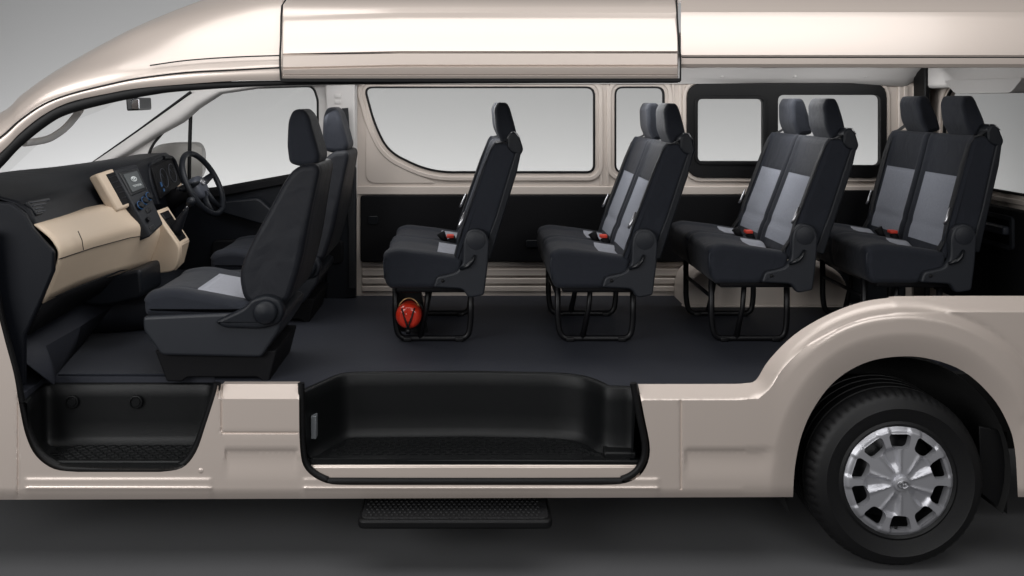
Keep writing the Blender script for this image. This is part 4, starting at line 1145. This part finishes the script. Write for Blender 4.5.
# first row turns its grey inserts dark-side: same cloth, seen edge on
# ================================================================== FIRE EXTINGUISHER
ec = W(408.5, 316, .80)
ext = empty('fire_extinguisher', (ec.x, ec.y, FLOOR+.02))
ext['label'] = 'small red fire extinguisher lying in a black strap bracket under the front-row bench seat'
ext['category'] = 'fire extinguisher'
cz = ec
prof = [(0.0, -.036), (.018, -.037), (.024, -.030), (.040, -.030), (.052, -.024), (.061, -.010), (.065, .01), (.066, .03), (.066, .30), (.055, .34), (.02, .37)]
lathe('cylinder', prof, cz, M['red'], ext, 'Y', 48)
def strapv(pa):
    return tube_vf(pa, .0045, 6)
st1 = [strapv([cz+Vector((x0*k, -.040+.016*k*k, -.050+.095*k+0)) for k in [j/6 for j in range(7)]]) for x0 in (-.032, .032)]
V, F = joined(st1+[strapv([cz+Vector((-.012, -.038, -.050)), cz+Vector((.012, -.038, -.050))])])
mesh_obj('strap', V, F, M['seal'], ext)
V, F = tube_vf([cz+Vector((.0, -.034, -.056)), cz+Vector((.0, -.030, -.078))], .013, 10); mesh_obj('bracket_clip', V, F, M['metal_black'], ext)
V, F = tube_vf([cz+Vector((.072*math.cos(t), .05, .072*math.sin(t))) for t in [2*PI*k/36 for k in range(36)]], .006, 6, closed=True); mesh_obj('clamp_band', V, F, M['metal_black'], ext)
V, F = tube_vf([cz+Vector((.056*math.cos(t), .03, .012+.070*math.sin(t))) for t in [PI*(.12+.76*k/18) for k in range(19)]], .0035, 6); mesh_obj('brass_hoop', V, F, mk('dull_brass', (.45, .30, .14), .35, .8), ext)
plate('bracket_plate', XZ(rnd([(395, 288), (420, 290), (428, 336), (396, 334)], 3), .85), [], cz.y+.10, cz.y+.13, M['metal_black'], ext, .003)
# ================================================================== CAMERA, LIGHT
cam = bpy.data.cameras.new('camera'); co = bpy.data.objects.new('camera', cam); COL.objects.link(co)
co.location = (0, -D, ZC); co.rotation_euler = (PI/2, 0, 0)
cam.sensor_width = 36; cam.lens = 36*S0*D/1024
cam.shift_x = (512-VX)/1024; cam.shift_y = -(288-HY)/1024; cam.clip_end = 200; cam.clip_start = .05
SC.camera = co
def area(name, loc, target, sx, sy, power, color=(1, 1, 1), spread=180):
    l = bpy.data.lights.new(name, 'AREA'); l.shape = 'RECTANGLE'; l.size = sx; l.size_y = sy; l.energy = power; l.color = color; l.spread = math.radians(spread)
    o = bpy.data.objects.new(name, l); COL.objects.link(o); o.location = loc
    o.rotation_euler = (Vector(target)-Vector(loc)).to_track_quat('-Z', 'Y').to_euler()
    return o
area('overhead_softbox', (0.2, -1.6, 5.0), (0.2, .7, 1.2), 7, 2.2, 150)
area('front_softbox', (-4.2, -4.4, 3.1), (0.3, .9, 1.3), 4.0, 2.2, 215)
area('side_softbox', (2.6, -5.8, 3.2), (0.5, .9, 1.3), 3.5, 2.0, 95)
area('backdrop_strip', (0, 4.6, .25), (0, 6.4, 1.05), 12, .35, 178)
for x in (-.95, -.36, .45, 1.23, 1.97):      # added fill lights, unseen under the cabin roof, one ahead of each row
    area('cabin_fill', (x, 1.15, 2.19), (x+.65, 1.10, 1.25), .35, 1.2, 6 if x > -.5 else 4)
area('far_wall_fill', (.9, 1.50, 2.12), (.9, 1.86, 1.55), 3.5, .08, 7)  # added, unseen strip that washes the far wall with light
area('cab_fill', (-1.15, .9, 2.05), (-1.75, 1.0, 1.2), .4, 1.0, 6)  # added fill for dashboard and footwell, not a fitted lamp
w = bpy.data.worlds.new('World'); SC.world = w; w.use_nodes = True
w.node_tree.nodes['Background'].inputs[0].default_value = (.5, .5, .52, 1); w.node_tree.nodes['Background'].inputs[1].default_value = .07
SC.view_settings.view_transform = 'Standard'; SC.view_settings.look = 'None'; SC.view_settings.exposure = 0; SC.view_settings.gamma = 1
SC.cycles.max_bounces = 8; SC.cycles.transparent_max_bounces = 16
